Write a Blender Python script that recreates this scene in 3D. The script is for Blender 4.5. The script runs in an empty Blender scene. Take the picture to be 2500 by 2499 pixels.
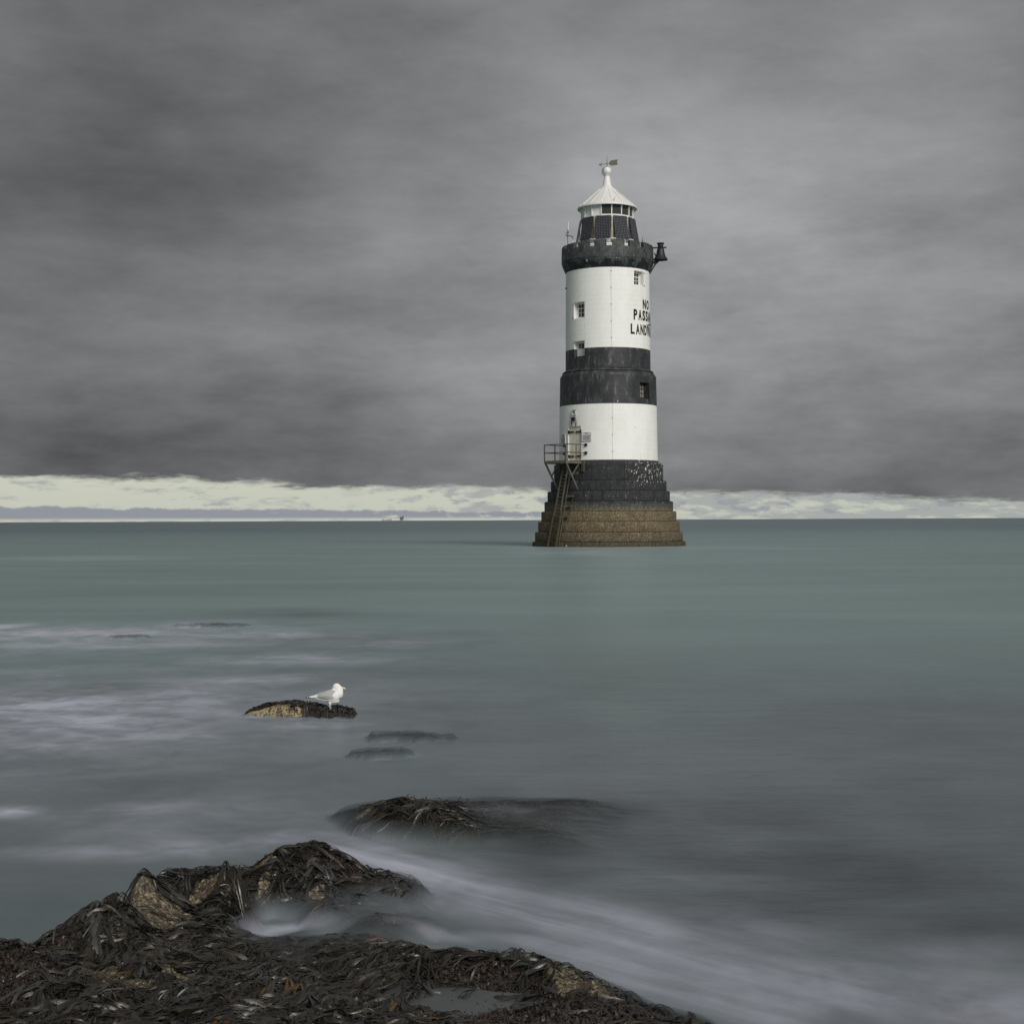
import bpy, bmesh, math, random
import numpy as np
from mathutils import Matrix, Vector
random.seed(7); rng = np.random.default_rng(11)
scn = bpy.context.scene
col = scn.collection
PI = math.pi
R_ = math.radians

# ------------------------------------------------------------------ camera
CAM_H = 2.32; FPX = 3700.0; PITCH = R_(0.307); ROLL = R_(0.25)
Fv = Vector((0, math.cos(PITCH), math.sin(PITCH)))
R0 = Vector((1, 0, 0)); U0 = Vector((0, -math.sin(PITCH), math.cos(PITCH)))
Rv = R0*math.cos(ROLL) - U0*math.sin(ROLL); Uv = R0*math.sin(ROLL) + U0*math.cos(ROLL)
cam = bpy.data.cameras.new('camera'); camo = bpy.data.objects.new('camera', cam); col.objects.link(camo)
M = Matrix.Identity(4)
for i in range(3):
    M[i][0] = Rv[i]; M[i][1] = Uv[i]; M[i][2] = -Fv[i]; M[i][3] = (0, 0, CAM_H)[i]
camo.matrix_world = M
cam.sensor_width = 36; cam.sensor_fit = 'HORIZONTAL'; cam.lens = 36*FPX/2500
cam.clip_start = 0.1; cam.clip_end = 60000
scn.camera = camo

def ray(px, py):
    return Fv + Rv*((px-1250)/FPX) + Uv*((1249.5-py)/FPX)
def at(px, py, Y):
    d = ray(px, py); return Vector((0, 0, CAM_H)) + d*(Y/d.y)
def sea(px, py, z=0.0):
    d = ray(px, py); t = (z-CAM_H)/d.z; return Vector((0, 0, CAM_H)) + d*t

# ------------------------------------------------------------------ node helper
class NT:
    def __init__(s, tree):
        s.t = tree; s.n = tree.nodes; s.l = tree.links; s.n.clear()
    def new(s, typ, **kw):
        n = s.n.new(typ)
        for k, v in kw.items():
            if k.startswith('i_'):
                key = k[2:]; key = int(key) if key.isdigit() else key.replace('_', ' ')
                s.set(n.inputs[key], v)
            else: setattr(n, k, v)
        return n
    def set(s, sock, v):
        if isinstance(v, bpy.types.NodeSocket): s.l.new(v, sock)
        elif isinstance(v, bpy.types.Node): s.l.new(v.outputs[0], sock)
        else:
            if sock.type == 'RGBA' and isinstance(v, (tuple, list)) and len(v) == 3: v = (*v, 1)
            sock.default_value = v
    def math(s, op, a, b=0.0, c=None, clamp=False):
        n = s.n.new('ShaderNodeMath'); n.operation = op; n.use_clamp = clamp
        s.set(n.inputs[0], a); s.set(n.inputs[1], b)
        if c is not None: s.set(n.inputs[2], c)
        return n.outputs[0]
    def mix(s, f, a, b, typ='MIX'):
        n = s.n.new('ShaderNodeMix'); n.data_type = 'RGBA'; n.blend_type = typ
        s.set(n.inputs[0], f); s.set(n.inputs[6], a); s.set(n.inputs[7], b)
        return n.outputs[2]
    def ramp(s, x, a, b, lo=0.0, hi=1.0):
        n = s.n.new('ShaderNodeMapRange'); n.interpolation_type = 'SMOOTHSTEP'
        s.set(n.inputs[0], x); s.set(n.inputs[1], a); s.set(n.inputs[2], b); s.set(n.inputs[3], lo); s.set(n.inputs[4], hi)
        return n.outputs[0]
    def noise(s, v, scale, detail=4, rough=0.55, dist=0.0):
        n = s.n.new('ShaderNodeTexNoise'); s.set(n.inputs['Vector'], v); s.set(n.inputs['Scale'], scale)
        s.set(n.inputs['Detail'], detail); s.set(n.inputs['Roughness'], rough); s.set(n.inputs['Distortion'], dist)
        return n.outputs[0]
    def vscale(s, v, sc):
        n = s.n.new('ShaderNodeVectorMath'); n.operation = 'MULTIPLY'; s.set(n.inputs[0], v); n.inputs[1].default_value = sc
        return n.outputs[0]
    def sep(s, v):
        n = s.n.new('ShaderNodeSeparateXYZ'); s.set(n.inputs[0], v); return n.outputs
    def comb(s, x, y, z=0.0):
        n = s.n.new('ShaderNodeCombineXYZ'); s.set(n.inputs[0], x); s.set(n.inputs[1], y); s.set(n.inputs[2], z); return n.outputs[0]
    def coord(s, obj=None):
        n = s.n.new('ShaderNodeTexCoord')
        if obj is not None: n.object = obj
        return n.outputs['Object']
    def attr(s, name):
        n = s.n.new('ShaderNodeAttribute'); n.attribute_name = name; return n.outputs['Fac']
def gauss(nt, x, y, cx, cy, sx, sy):
    a = nt.math('DIVIDE', nt.math('SUBTRACT', x, cx), sx); b = nt.math('DIVIDE', nt.math('SUBTRACT', y, cy), sy)
    r2 = nt.math('ADD', nt.math('MULTIPLY', a, a), nt.math('MULTIPLY', b, b))
    return nt.math('EXPONENT', nt.math('MULTIPLY', r2, -1.0))

# ------------------------------------------------------------------ world, sun, exposure
EXPO = 0.85
SUN_EL = R_(32); SUN_AZ = R_(154)          # clockwise from +Y: behind the camera, to the right
world = bpy.data.worlds.new('World'); scn.world = world; world.use_nodes = True
w = NT(world.node_tree)
dirv = w.new('ShaderNodeTexCoord').outputs['Generated']
sx_, sy_, sz_ = w.sep(dirv)
skyt = w.new('ShaderNodeTexSky', sky_type='NISHITA', sun_disc=False, sun_elevation=SUN_EL, sun_rotation=SUN_AZ, air_density=1.3, dust_density=2.2, ozone_density=1.0)
BG = 0.1; K = 1/(BG*2**EXPO)
el = sz_
elc = w.math('MAXIMUM', el, 0.0)
inv = w.math('DIVIDE', 1.0, w.math('ADD', elc, 0.085))
pv = w.comb(w.math('MULTIPLY', sx_, inv), w.math('MULTIPLY', sy_, inv), 0.0)
n1 = w.noise(w.vscale(pv, (0.30, 0.36, 1)), 1.0, 6, 0.50, 0.0)
n2 = w.noise(w.vscale(dirv, (3.2, 3.2, 11.0)), 2.4, 8, 0.62, 0.0)
n3 = w.noise(w.vscale(dirv, (2.4, 2.4, 4.2)), 2.0, 6, 0.5, 0.15)
n4 = w.noise(w.vscale(dirv, (1.0, 1.0, 2.8)), 15.0, 8, 0.62, 0.1)
# broad brightness of the overcast: paler to the right of straight ahead, darker to the left and low down
glow = gauss(w, sx_, el, 0.13, 0.17, 0.27, 0.13)
dk1 = gauss(w, sx_, el, -0.22, 0.22, 0.17, 0.06)
dk2 = gauss(w, sx_, el, -0.18, 0.045, 0.32, 0.035)
val = w.math('ADD', w.math('MULTIPLY', glow, 0.128), 0.160)
val = w.math('ADD', val, w.math('MULTIPLY', gauss(w, sx_, el, 0.085, 0.205, 0.10, 0.055), 0.06))
val = w.math('SUBTRACT', val, w.math('MULTIPLY', dk1, 0.035))
val = w.math('SUBTRACT', val, w.math('MULTIPLY', dk2, 0.016))
mod = w.math('ADD', w.math('MULTIPLY', w.math('SUBTRACT', n1, 0.5), 0.45), w.math('MULTIPLY', w.math('MULTIPLY', w.math('SUBTRACT', n2, 0.5), w.ramp(el, 0.30, 0.02, 0.45, 1.0)), 1.2))
mod = w.math('ADD', mod, w.math('MULTIPLY', w.math('SUBTRACT', n3, 0.5), 1.25))
mod = w.math('ADD', mod, w.math('MULTIPLY', w.math('SUBTRACT', n4, 0.5), 0.42))
val = w.math('MULTIPLY', val, w.math('ADD', 1.0, mod))
val = w.math('MAXIMUM', val, 0.05)
cl = w.new('ShaderNodeVectorMath', operation='SCALE'); cl.inputs[0].default_value = (0.985, 1.0, 1.03); w.set(cl.inputs['Scale'], w.math('MULTIPLY', val, K))
cloud = cl.outputs[0]
# the clear strip under the deck, with its own low line of cloud
lowv = w.vscale(dirv, (1, 1, 6.0))
nl = w.noise(lowv, 18, 9, 0.66, 0.0)
nl2 = w.noise(w.vscale(dirv, (1, 1, 3.2)), 60, 6, 0.6, 0.25)
nlow = w.noise(w.vscale(dirv, (1, 1, 0.2)), 6, 4, 0.55)
base = w.math('ADD', w.math('MULTIPLY', sx_, -0.026), 0.0195)
edge = w.math('ADD', base, w.math('MULTIPLY', w.math('SUBTRACT', nlow, 0.5), 0.012))
edge = w.math('ADD', edge, w.math('MULTIPLY', w.math('SUBTRACT', nl, 0.5), 0.022))
deck = w.ramp(w.math('SUBTRACT', el, edge), -0.0016, 0.0032)
# low cloud line
ltop = w.math('ADD', 0.0058, w.math('MULTIPLY', sx_, -0.013))
ltop = w.math('ADD', ltop, w.math('MULTIPLY', w.math('SUBTRACT', w.noise(w.vscale(dirv, (1, 1, 0.4)), 70, 6, 0.62), 0.5), 0.0065))
l1 = w.ramp(w.math('SUBTRACT', ltop, el), -0.0006, 0.0012)
l1 = w.math('MULTIPLY', l1, w.ramp(el, 0.0004, 0.0030))
l1 = w.math('MULTIPLY', l1, w.ramp(w.math('ADD', nl2, w.math('MULTIPLY', sx_, -0.9)), 0.36, 0.50))
l2 = w.math('MULTIPLY', w.ramp(nl2, 0.50, 0.62), w.math('MULTIPLY', w.ramp(sx_, -0.16, 0.02), w.ramp(el, 0.001, 0.004)))
l2 = w.math('MULTIPLY', l2, 0.85)
l3 = w.math('MULTIPLY', w.ramp(w.math('ADD', w.math('ADD', nl, w.ramp(sx_, -0.2, 0.28, 0.0, 0.15)), w.math('MULTIPLY', w.math('SUBTRACT', nl2, 0.5), 0.5)), 0.52, 0.68), 0.62)
low = w.math('MAXIMUM', w.math('MAXIMUM', l1, l2), l3)
lowc = w.new('ShaderNodeVectorMath', operation='SCALE'); lowc.inputs[0].default_value = (0.28, 0.30, 0.335); lowc.inputs['Scale'].default_value = K
tint = w.mix(1.0, skyt.outputs[0], (0.95, 0.93, 0.80), 'MULTIPLY')
clr = w.new('ShaderNodeVectorMath', operation='SCALE'); clr.inputs[0].default_value = (0.585, 0.615, 0.535); clr.inputs['Scale'].default_value = K
clearc = w.mix(0.85, tint, clr.outputs[0])
under = w.mix(low, clearc, lowc.outputs[0])
fin = w.mix(deck, under, cloud)
bg = w.new('ShaderNodeBackground'); w.set(bg.inputs[0], fin); bg.inputs[1].default_value = BG
wo = w.new('ShaderNodeOutputWorld'); w.set(wo.inputs[0], bg.outputs[0])

sl = bpy.data.lights.new('sun', 'SUN'); sl.energy = 1.5; sl.angle = R_(28); sl.color = (1.0, 0.965, 0.90)
so = bpy.data.objects.new('sun', sl); col.objects.link(so)
sd = Vector((math.sin(SUN_AZ)*math.cos(SUN_EL), math.cos(SUN_AZ)*math.cos(SUN_EL), math.sin(SUN_EL)))
so.rotation_euler = sd.to_track_quat('Z', 'Y').to_euler()
scn.view_settings.view_transform = 'Standard'; scn.view_settings.look = 'None'
scn.view_settings.exposure = EXPO; scn.view_settings.gamma = 1; scn.view_settings.use_curve_mapping = False
scn.render.resolution_x = 1024; scn.render.resolution_y = 1023
scn.render.engine = 'CYCLES'
scn.cycles.transparent_max_bounces = 16

# ------------------------------------------------------------------ object helpers
def props(o, label=None, cat=None, group=None, kind=None):
    if label: o['label'] = label
    if cat: o['category'] = cat
    if group: o['group'] = group
    if kind: o['kind'] = kind
    return o
def empty(name, loc, rz=0, parent=None):
    o = bpy.data.objects.new(name, None); col.objects.link(o); o.location = loc; o.rotation_euler = (0, 0, rz)
    o.empty_display_size = 0.2; o.parent = parent
    return o
def link(name, me, mat, parent=None, rot=None, loc=None):
    o = bpy.data.objects.new(name, me); col.objects.link(o); o.parent = parent
    if mat is not None and not me.materials: me.materials.append(mat)
    if rot is not None: o.rotation_euler = rot
    if loc is not None: o.location = loc
    return o
class MB:
    def __init__(s): s.v = []; s.f = []
    def add(s, vs, fs):
        b = len(s.v); s.v += [tuple(x) for x in vs]; s.f += [tuple(i+b for i in f) for f in fs]; return s
    def box(s, c, d, rot=None):
        c = Vector(c); rot = rot or Matrix.Identity(3)
        vs = [c + rot @ Vector((x*d[0]/2, y*d[1]/2, z*d[2]/2)) for x in (-1, 1) for y in (-1, 1) for z in (-1, 1)]
        return s.add(vs, [(0, 1, 3, 2), (4, 6, 7, 5), (0, 4, 5, 1), (2, 3, 7, 6), (0, 2, 6, 4), (1, 5, 7, 3)])
    def bar(s, p, q, wd, hd, up=(0, 0, 1)):
        p = Vector(p); q = Vector(q); d = (q-p); L = d.length; d.normalize(); u = Vector(up)
        x = d.cross(u)
        if x.length < 1e-4: x = d.cross(Vector((1, 0, 0)))
        x.normalize(); z = x.cross(d)
        m = Matrix((x, d, z)).transposed()
        return s.box((p+q)/2, (wd, L, hd), m)
    def tube(s, p, q, r, n=8, r2=None):
        p = Vector(p); q = Vector(q); r2 = r if r2 is None else r2
        d = (q-p).normalized(); x = d.orthogonal().normalized(); y = d.cross(x)
        vs = []
        for k in range(n):
            a = 2*PI*k/n; e = x*math.cos(a)+y*math.sin(a); vs += [p+e*r, q+e*r2]
        fs = [(2*k, 2*((k+1) % n), 2*((k+1) % n)+1, 2*k+1) for k in range(n)]
        fs += [tuple(2*k for k in range(n))[::-1], tuple(2*k+1 for k in range(n))]
        return s.add(vs, fs)
    def lathe(s, prof, n=96, closed=False, a0=0.0, a1=2*PI):
        full = abs(a1-a0-2*PI) < 1e-6; m = n if full else n+1; P = len(prof)
        vs = [(r*math.sin(a0+(a1-a0)*k/n), -r*math.cos(a0+(a1-a0)*k/n), z) for k in range(m) for r, z in prof]
        fs = []
        for k in range(n):
            k2 = (k+1) % m
            for j in range(P if closed else P-1):
                j2 = (j+1) % P
                fs.append((k*P+j, k2*P+j, k2*P+j2, k*P+j2))
        return s.add(vs, fs)
    def mesh(s, name, smooth=None):
        me = bpy.data.meshes.new(name); me.from_pydata(s.v, [], s.f); me.update()
        bm = bmesh.new(); bm.from_mesh(me); bmesh.ops.recalc_face_normals(bm, faces=bm.faces); bm.to_mesh(me); bm.free()
        if smooth:
            me.polygons.foreach_set('use_smooth', [True]*len(me.polygons)); me.set_sharp_from_angle(angle=R_(smooth))
        return me
    def build(s, name, mat, parent=None, smooth=None, **k):
        return link(name, s.mesh(name, smooth), mat, parent, **k)
def np_mesh(name, V, F, smooth=True):
    me = bpy.data.meshes.new(name)
    V = np.ascontiguousarray(V, dtype=np.float32); F = np.ascontiguousarray(F, dtype=np.int32)
    me.vertices.add(len(V)); me.vertices.foreach_set('co', V.ravel())
    me.loops.add(F.size); me.loops.foreach_set('vertex_index', F.ravel())
    me.polygons.add(len(F)); me.polygons.foreach_set('loop_start', np.arange(0, F.size, F.shape[1], dtype=np.int32))
    me.polygons.foreach_set('loop_total', np.full(len(F), F.shape[1], dtype=np.int32))
    if smooth: me.polygons.foreach_set('use_smooth', np.ones(len(F), dtype=bool))
    me.update(calc_edges=True); me.validate()
    return me
def fattr(me, name, arr):
    a = me.attributes.new(name, 'FLOAT', 'POINT'); a.data.foreach_set('value', np.ascontiguousarray(arr, dtype=np.float32).ravel())

# ------------------------------------------------------------------ materials
def mat(name):
    m = bpy.data.materials.new(name); m.use_nodes = True; return m, NT(m.node_tree)
def finish(nt, colr, rough=0.6, spec=0.5, bump=None, bs=0.3, bd=0.02, metal=0.0):
    p = nt.new('ShaderNodeBsdfPrincipled'); nt.set(p.inputs['Base Color'], colr); nt.set(p.inputs['Roughness'], rough)
    nt.set(p.inputs['Specular IOR Level'], spec); nt.set(p.inputs['Metallic'], metal)
    if bump is not None:
        b = nt.new('ShaderNodeBump'); b.inputs['Strength'].default_value = bs; b.inputs['Distance'].default_value = bd
        nt.set(b.inputs['Height'], bump); nt.set(p.inputs['Normal'], b.outputs[0])
    o = nt.new('ShaderNodeOutputMaterial'); nt.set(o.inputs[0], p.outputs[0]); return p
LH = at(1484.3, 900, 135.0); LH.z = 0
lighthouse = empty('lighthouse', LH, R_(-3.65))
props(lighthouse, 'white and black banded round lighthouse standing in the sea on a stepped stone base', 'lighthouse')

def simple(name, c, rough=0.6, spec=0.4, var=0.25, scale=3.0, obj=None, metal=0.0, bump=0.0):
    m, nt = mat(name); v = nt.coord(obj); n = nt.noise(v, scale, 5, 0.6)
    f = nt.math('ADD', 1-var, nt.math('MULTIPLY', n, 2*var))
    vm = nt.new('ShaderNodeVectorMath', operation='SCALE'); vm.inputs[0].default_value = c; nt.set(vm.inputs['Scale'], f)
    finish(nt, vm.outputs[0], rough, spec, n if bump else None, bump, 0.02, metal); return m

def white_paint():
    m, nt = mat('white_paint'); v = nt.coord(lighthouse); x, y, z = nt.sep(v)
    big = nt.noise(nt.vscale(v, (1, 1, 0.35)), 0.9, 5, 0.6)
    streak = nt.noise(nt.vscale(v, (5, 5, 0.35)), 1.6, 5, 0.65)
    c = nt.mix(nt.ramp(big, 0.35, 0.75, 0, 0.8), (0.835, 0.835, 0.815), (0.775, 0.77, 0.735))
    c = nt.mix(nt.ramp(streak, 0.56, 0.76, 0, 0.38), c, (0.54, 0.51, 0.43))
    # faint vertical joints of the masonry, staggered by course
    ang = nt.math('ARCTAN2', x, nt.math('MULTIPLY', y, -1)); crs = nt.math('FLOOR', nt.math('DIVIDE', z, 0.42))
    u = nt.math('FRACT', nt.math('ADD', nt.math('MULTIPLY', ang, 4.4), nt.math('MULTIPLY', crs, 0.5)))
    j = nt.math('LESS_THAN', u, 0.025)
    patch = nt.noise(v, 0.8, 3)
    c = nt.mix(nt.math('MULTIPLY', j, nt.ramp(patch, 0.4, 0.6, 0.0, 0.16)), c, (0.42, 0.41, 0.38))
    specks = nt.noise(v, 7, 4, 0.7)
    c = nt.mix(nt.ramp(specks, 0.71, 0.75, 0, 0.55), c, (0.30, 0.28, 0.25))
    finish(nt, c, 0.55, 0.35, nt.noise(v, 6, 6, 0.7), 0.35, 0.02); return m
def black_paint():
    m, nt = mat('black_paint'); v = nt.coord(lighthouse); x, y, z = nt.sep(v)
    n = nt.noise(nt.vscale(v, (1.5, 1.5, 0.7)), 1.4, 6, 0.65); st = nt.noise(nt.vscale(v, (6, 6, 0.6)), 1.3, 5, 0.6)
    c = nt.mix(nt.ramp(n, 0.3, 0.75), (0.024, 0.026, 0.029), (0.050, 0.053, 0.057))
    c = nt.mix(nt.math('MULTIPLY', nt.ramp(n, 0.50, 0.62), nt.ramp(st, 0.46, 0.64, 0, 0.8)), c, (0.15, 0.155, 0.155))
    sp = nt.noise(v, 3.0, 3, 0.6)
    c = nt.mix(nt.ramp(sp, 0.735, 0.75), c, (0.62, 0.61, 0.57))
    finish(nt, c, 0.5, 0.35, nt.noise(v, 7, 5, 0.7), 0.4, 0.02); return m
def crown_paint():
    m, nt = mat('weathered_black_paint'); v = nt.coord(lighthouse); x, y, z = nt.sep(v)
    ang = nt.math('ARCTAN2', x, nt.math('MULTIPLY', y, -1))
    n = nt.noise(nt.vscale(v, (1.0, 1.0, 1.4)), 1.1, 5, 0.6); st = nt.noise(nt.vscale(v, (7, 7, 0.8)), 1.3, 6, 0.65)
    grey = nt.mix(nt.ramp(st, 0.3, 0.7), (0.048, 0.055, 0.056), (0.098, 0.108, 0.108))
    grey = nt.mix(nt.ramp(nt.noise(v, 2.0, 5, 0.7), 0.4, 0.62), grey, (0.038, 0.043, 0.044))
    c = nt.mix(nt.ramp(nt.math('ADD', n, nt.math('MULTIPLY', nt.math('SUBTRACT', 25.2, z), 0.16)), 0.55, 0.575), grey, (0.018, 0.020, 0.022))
    sp = nt.noise(v, 3.2, 3, 0.6)
    c = nt.mix(nt.ramp(sp, 0.70, 0.712), c, (0.50, 0.49, 0.45))
    c = nt.mix(nt.math('MULTIPLY', nt.ramp(st, 0.66, 0.72), 0.6), c, (0.30, 0.29, 0.27))
    finish(nt, c, 0.55, 0.35, nt.noise(v, 6, 5, 0.7), 0.5, 0.03); return m
def base_stone():
    m, nt = mat('stepped_base_stone'); v = nt.coord(lighthouse); x, y, z = nt.sep(v)
    ang = nt.math('ARCTAN2', x, nt.math('MULTIPLY', y, -1))
    big = nt.noise(v, 1.1, 5, 0.6); fine = nt.noise(v, 9, 4, 0.75); mid = nt.noise(nt.vscale(v, (1, 1, 0.5)), 3.0, 5, 0.65)
    br = nt.mix(nt.ramp(big, 0.3, 0.7), (0.108, 0.082, 0.044), (0.155, 0.120, 0.072))
    wet = nt.ramp(z, 0.2, 2.6, 1.0, 0.0)
    br = nt.mix(nt.math('MULTIPLY', wet, 0.6), br, (0.070, 0.058, 0.040))
    br = nt.mix(nt.ramp(fine, 0.52, 0.64, 0, 0.85), br, (0.30, 0.255, 0.18))
    br = nt.mix(nt.ramp(fine, 0.47, 0.37, 0, 0.9), br, (0.030, 0.026, 0.018))
    green = nt.math('MULTIPLY', nt.ramp(x, -2.5, -5.0), nt.ramp(mid, 0.4, 0.6, 0, 0.6))
    br = nt.mix(green, br, (0.05, 0.062, 0.03))
    br = nt.mix(nt.math('MULTIPLY', nt.ramp(nt.math('ADD', z, nt.math('MULTIPLY', nt.math('SUBTRACT', mid, 0.5), 1.4)), 0.75, 0.25), 0.5), br, (0.030, 0.028, 0.018))
    # light ledge top edges where paint has worn
    bl = nt.mix(nt.ramp(mid, 0.3, 0.7), (0.022, 0.023, 0.026), (0.044, 0.046, 0.050))
    bl = nt.mix(nt.ramp(fine, 0.6, 0.72, 0, 0.5), bl, (0.13, 0.13, 0.125))
    tr = nt.noise(nt.vscale(v, (2.2, 2.2, 1.2)), 1.6, 6, 0.7)
    bl = nt.mix(nt.math('MULTIPLY', nt.ramp(tr, 0.58, 0.66), nt.ramp(z, 5.2, 4.2)), bl, (0.15, 0.145, 0.12))
    # white chips: many on the right of the two top steps, few elsewhere
    chip = nt.noise(nt.vscale(v, (1, 1, 0.75)), 6.5, 4, 0.65)
    loc = nt.math('MULTIPLY', nt.ramp(ang, 0.05, 0.55), nt.ramp(z, 4.7, 5.6))
    th = nt.math('SUBTRACT', 0.70, nt.math('MULTIPLY', loc, 0.10))
    cm = nt.ramp(nt.math('SUBTRACT', chip, th), -0.004, 0.012)
    bl = nt.mix(cm, bl, (0.66, 0.645, 0.60))
    up = nt.math('ADD', z, nt.math('MULTIPLY', nt.math('SUBTRACT', tr, 0.5), 1.1))
    c = nt.mix(nt.ramp(up, 3.16, 3.42), br, bl)
    fr = nt.math('MULTIPLY', nt.ramp(up, 2.95, 3.2), nt.ramp(up, 3.85, 3.45))
    c = nt.mix(nt.math('MULTIPLY', fr, nt.ramp(fine, 0.46, 0.62, 0.15, 0.9)), c, (0.15, 0.148, 0.115))
    finish(nt, c, 0.75, 0.25, nt.math('ADD', fine, nt.math('MULTIPLY', nt.noise(v, 25, 3, 0.7), 0.5)), 0.9, 0.05); return m
def rust_door():
    m, nt = mat('rust_stained_cream_paint'); v = nt.coord(); x, y, z = nt.sep(v)
    st = nt.noise(nt.comb(nt.math('MULTIPLY', x, 9), 0.0, nt.math('MULTIPLY', z, 0.55)), 1.2, 6, 0.7)
    c = nt.mix(nt.ramp(nt.noise(v, 4, 4), 0.3, 0.7), (0.70, 0.665, 0.55), (0.76, 0.73, 0.63))
    g = gauss(nt, x, 0.0, -0.12, 0.0, 0.38, 1.0)
    c = nt.mix(nt.math('MULTIPLY', g, nt.ramp(st, 0.50, 0.70, 0, 0.85)), c, (0.36, 0.20, 0.075))
    c = nt.mix(nt.ramp(nt.noise(v, 16, 4, 0.7), 0.64, 0.72, 0, 0.8), c, (0.16, 0.08, 0.03))
    finish(nt, c, 0.6, 0.3); return m
def gal_metal():
    m, nt = mat('weathered_galvanised_steel'); v = nt.coord(lighthouse)
    n = nt.noise(v, 5, 5, 0.7)
    c = nt.mix(nt.ramp(n, 0.35, 0.65), (0.072, 0.068, 0.050), (0.165, 0.158, 0.122))
    c = nt.mix(nt.ramp(nt.noise(v, 9, 4, 0.7), 0.58, 0.70), c, (0.045, 0.034, 0.02))
    finish(nt, c, 0.6, 0.4, n, 0.3, 0.01); return m
def solar_mat():
    m, nt = mat('solar_cells'); v = nt.coord(); x, y, z = nt.sep(v)
    fx = nt.math('ABSOLUTE', nt.math('SUBTRACT', nt.math('FRACT', nt.math('MULTIPLY', x, 6.9)), 0.5))
    fz = nt.math('ABSOLUTE', nt.math('SUBTRACT', nt.math('FRACT', nt.math('MULTIPLY', z, 6.9)), 0.5))
    ln = nt.math('GREATER_THAN', nt.math('MAXIMUM', fx, fz), 0.455)
    dot = nt.math('GREATER_THAN', nt.math('ADD', fx, fz), 0.87)
    c = nt.mix(ln, (0.016, 0.018, 0.026), (0.12, 0.12, 0.14))
    c = nt.mix(dot, c, (0.5, 0.5, 0.52))
    finish(nt, c, 0.25, 0.35); return m

MWHITE = white_paint(); MBLACK = black_paint(); MCROWN = crown_paint(); MSTONE = base_stone()
MDOOR = rust_door(); MMETAL = gal_metal(); MSOLAR = solar_mat()
MWHITE2 = simple('white_metal_paint', (0.74, 0.74, 0.72), 0.4, 0.4, 0.06, 2.0, lighthouse)
MFRAME = simple('white_window_paint', (0.72, 0.72, 0.69), 0.5, 0.4, 0.08, 5.0)
MGLASS = simple('dark_window_glass', (0.035, 0.037, 0.036), 0.12, 0.5, 0.3, 1.5)
MLAMPGL = simple('dark_lantern_glass', (0.045, 0.045, 0.042), 0.15, 0.5, 0.1, 1.0)
MIRON = simple('black_iron', (0.020, 0.021, 0.022), 0.5, 0.4, 0.3, 5.0, lighthouse)
MLETTER = simple('black_letter_paint', (0.014, 0.014, 0.015), 0.55, 0.35, 0.2, 4.0)
MGREYPR = simple('grey_print', (0.27, 0.27, 0.28), 0.6, 0.3, 0.3, 30.0)
MOLIVE = simple('dull_brass', (0.20, 0.195, 0.14), 0.5, 0.4, 0.25, 6.0)
MTEAL = simple('verdigris_metal', (0.02, 0.11, 0.09), 0.6, 0.3, 0.3, 12.0)
MTIMBER = simple('weathered_timber', (0.088, 0.078, 0.054), 0.8, 0.2, 0.45, 9.0, lighthouse, bump=0.4)
MWEEDT = simple('weed_grown_timber', (0.070, 0.058, 0.034), 0.8, 0.2, 0.6, 12.0, lighthouse, bump=0.6)

# ------------------------------------------------------------------ lighthouse: stepped base
TIERS = [(6.816, -1.2, 0.40), (6.57, 0.40, 1.25), (6.29, 1.25, 2.16), (6.00, 2.16, 3.05),
         (5.72, 3.05, 3.925), (5.44, 3.925, 4.82), (5.145, 4.82, 5.73), (4.85, 5.73, 7.12)]
NB = 26
for i, (r, z0, z1) in enumerate(TIERS):
    g = 0.012
    if i < 7:
        rin = TIERS[i+1][0] - 0.30
        prof = [(rin, z0+g), (r-0.03, z0+g), (r, z0+0.04), (r, z1-0.11), (r-0.03, z1-0.04), (r-0.10, z1), (rin, z1)]
        core = [(1.0, z0), (r-0.05, z0), (r-0.05, z1-0.13), (rin+0.05, z1-0.05), (1.0, z1-0.05)]
    else:
        rin = 4.20
        prof = [(rin, z0+g), (r-0.03, z0+g), (r, z0+0.04), (r, z1), (4.395, 7.50), (rin, 7.50)]
        core = [(1.0, z0), (r-0.05, z0), (r-0.05, z1-0.03), (4.33, 7.42), (1.0, 7.42)]
    tier = MB().lathe(core, 78).build('step', MSTONE, lighthouse, 30)
    n = NB if i < 4 else 20
    st = 2*PI/n; gap = 0.004/r
    aa = [-st/2+gap, -st/2+gap+0.03/r, -st/6, st/6, st/2-gap-0.03/r, st/2-gap]
    P = len(prof); mb = MB()
    vs = []
    for k, a in enumerate(aa):
        dr = -0.02 if k in (0, 5) else 0.0
        for (rr, zz) in prof:
            q = rr + (dr if rr > rin+0.01 else 0)
            vs.append((q*math.sin(a), -q*math.cos(a), zz))
    fs = [(k*P+j, (k+1)*P+j, (k+1)*P+(j+1) % P, k*P+(j+1) % P) for k in range(5) for j in range(P)]
    fs += [tuple(range(P)), tuple(range(5*P, 6*P))]
    mb.add(vs, fs); me = mb.mesh('stone', 35)
    for k in range(n):
        link('stone', me, MSTONE, tier, rot=(0, 0, st*(k + 0.5*(i % 2) + 0.13*i)))

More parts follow.
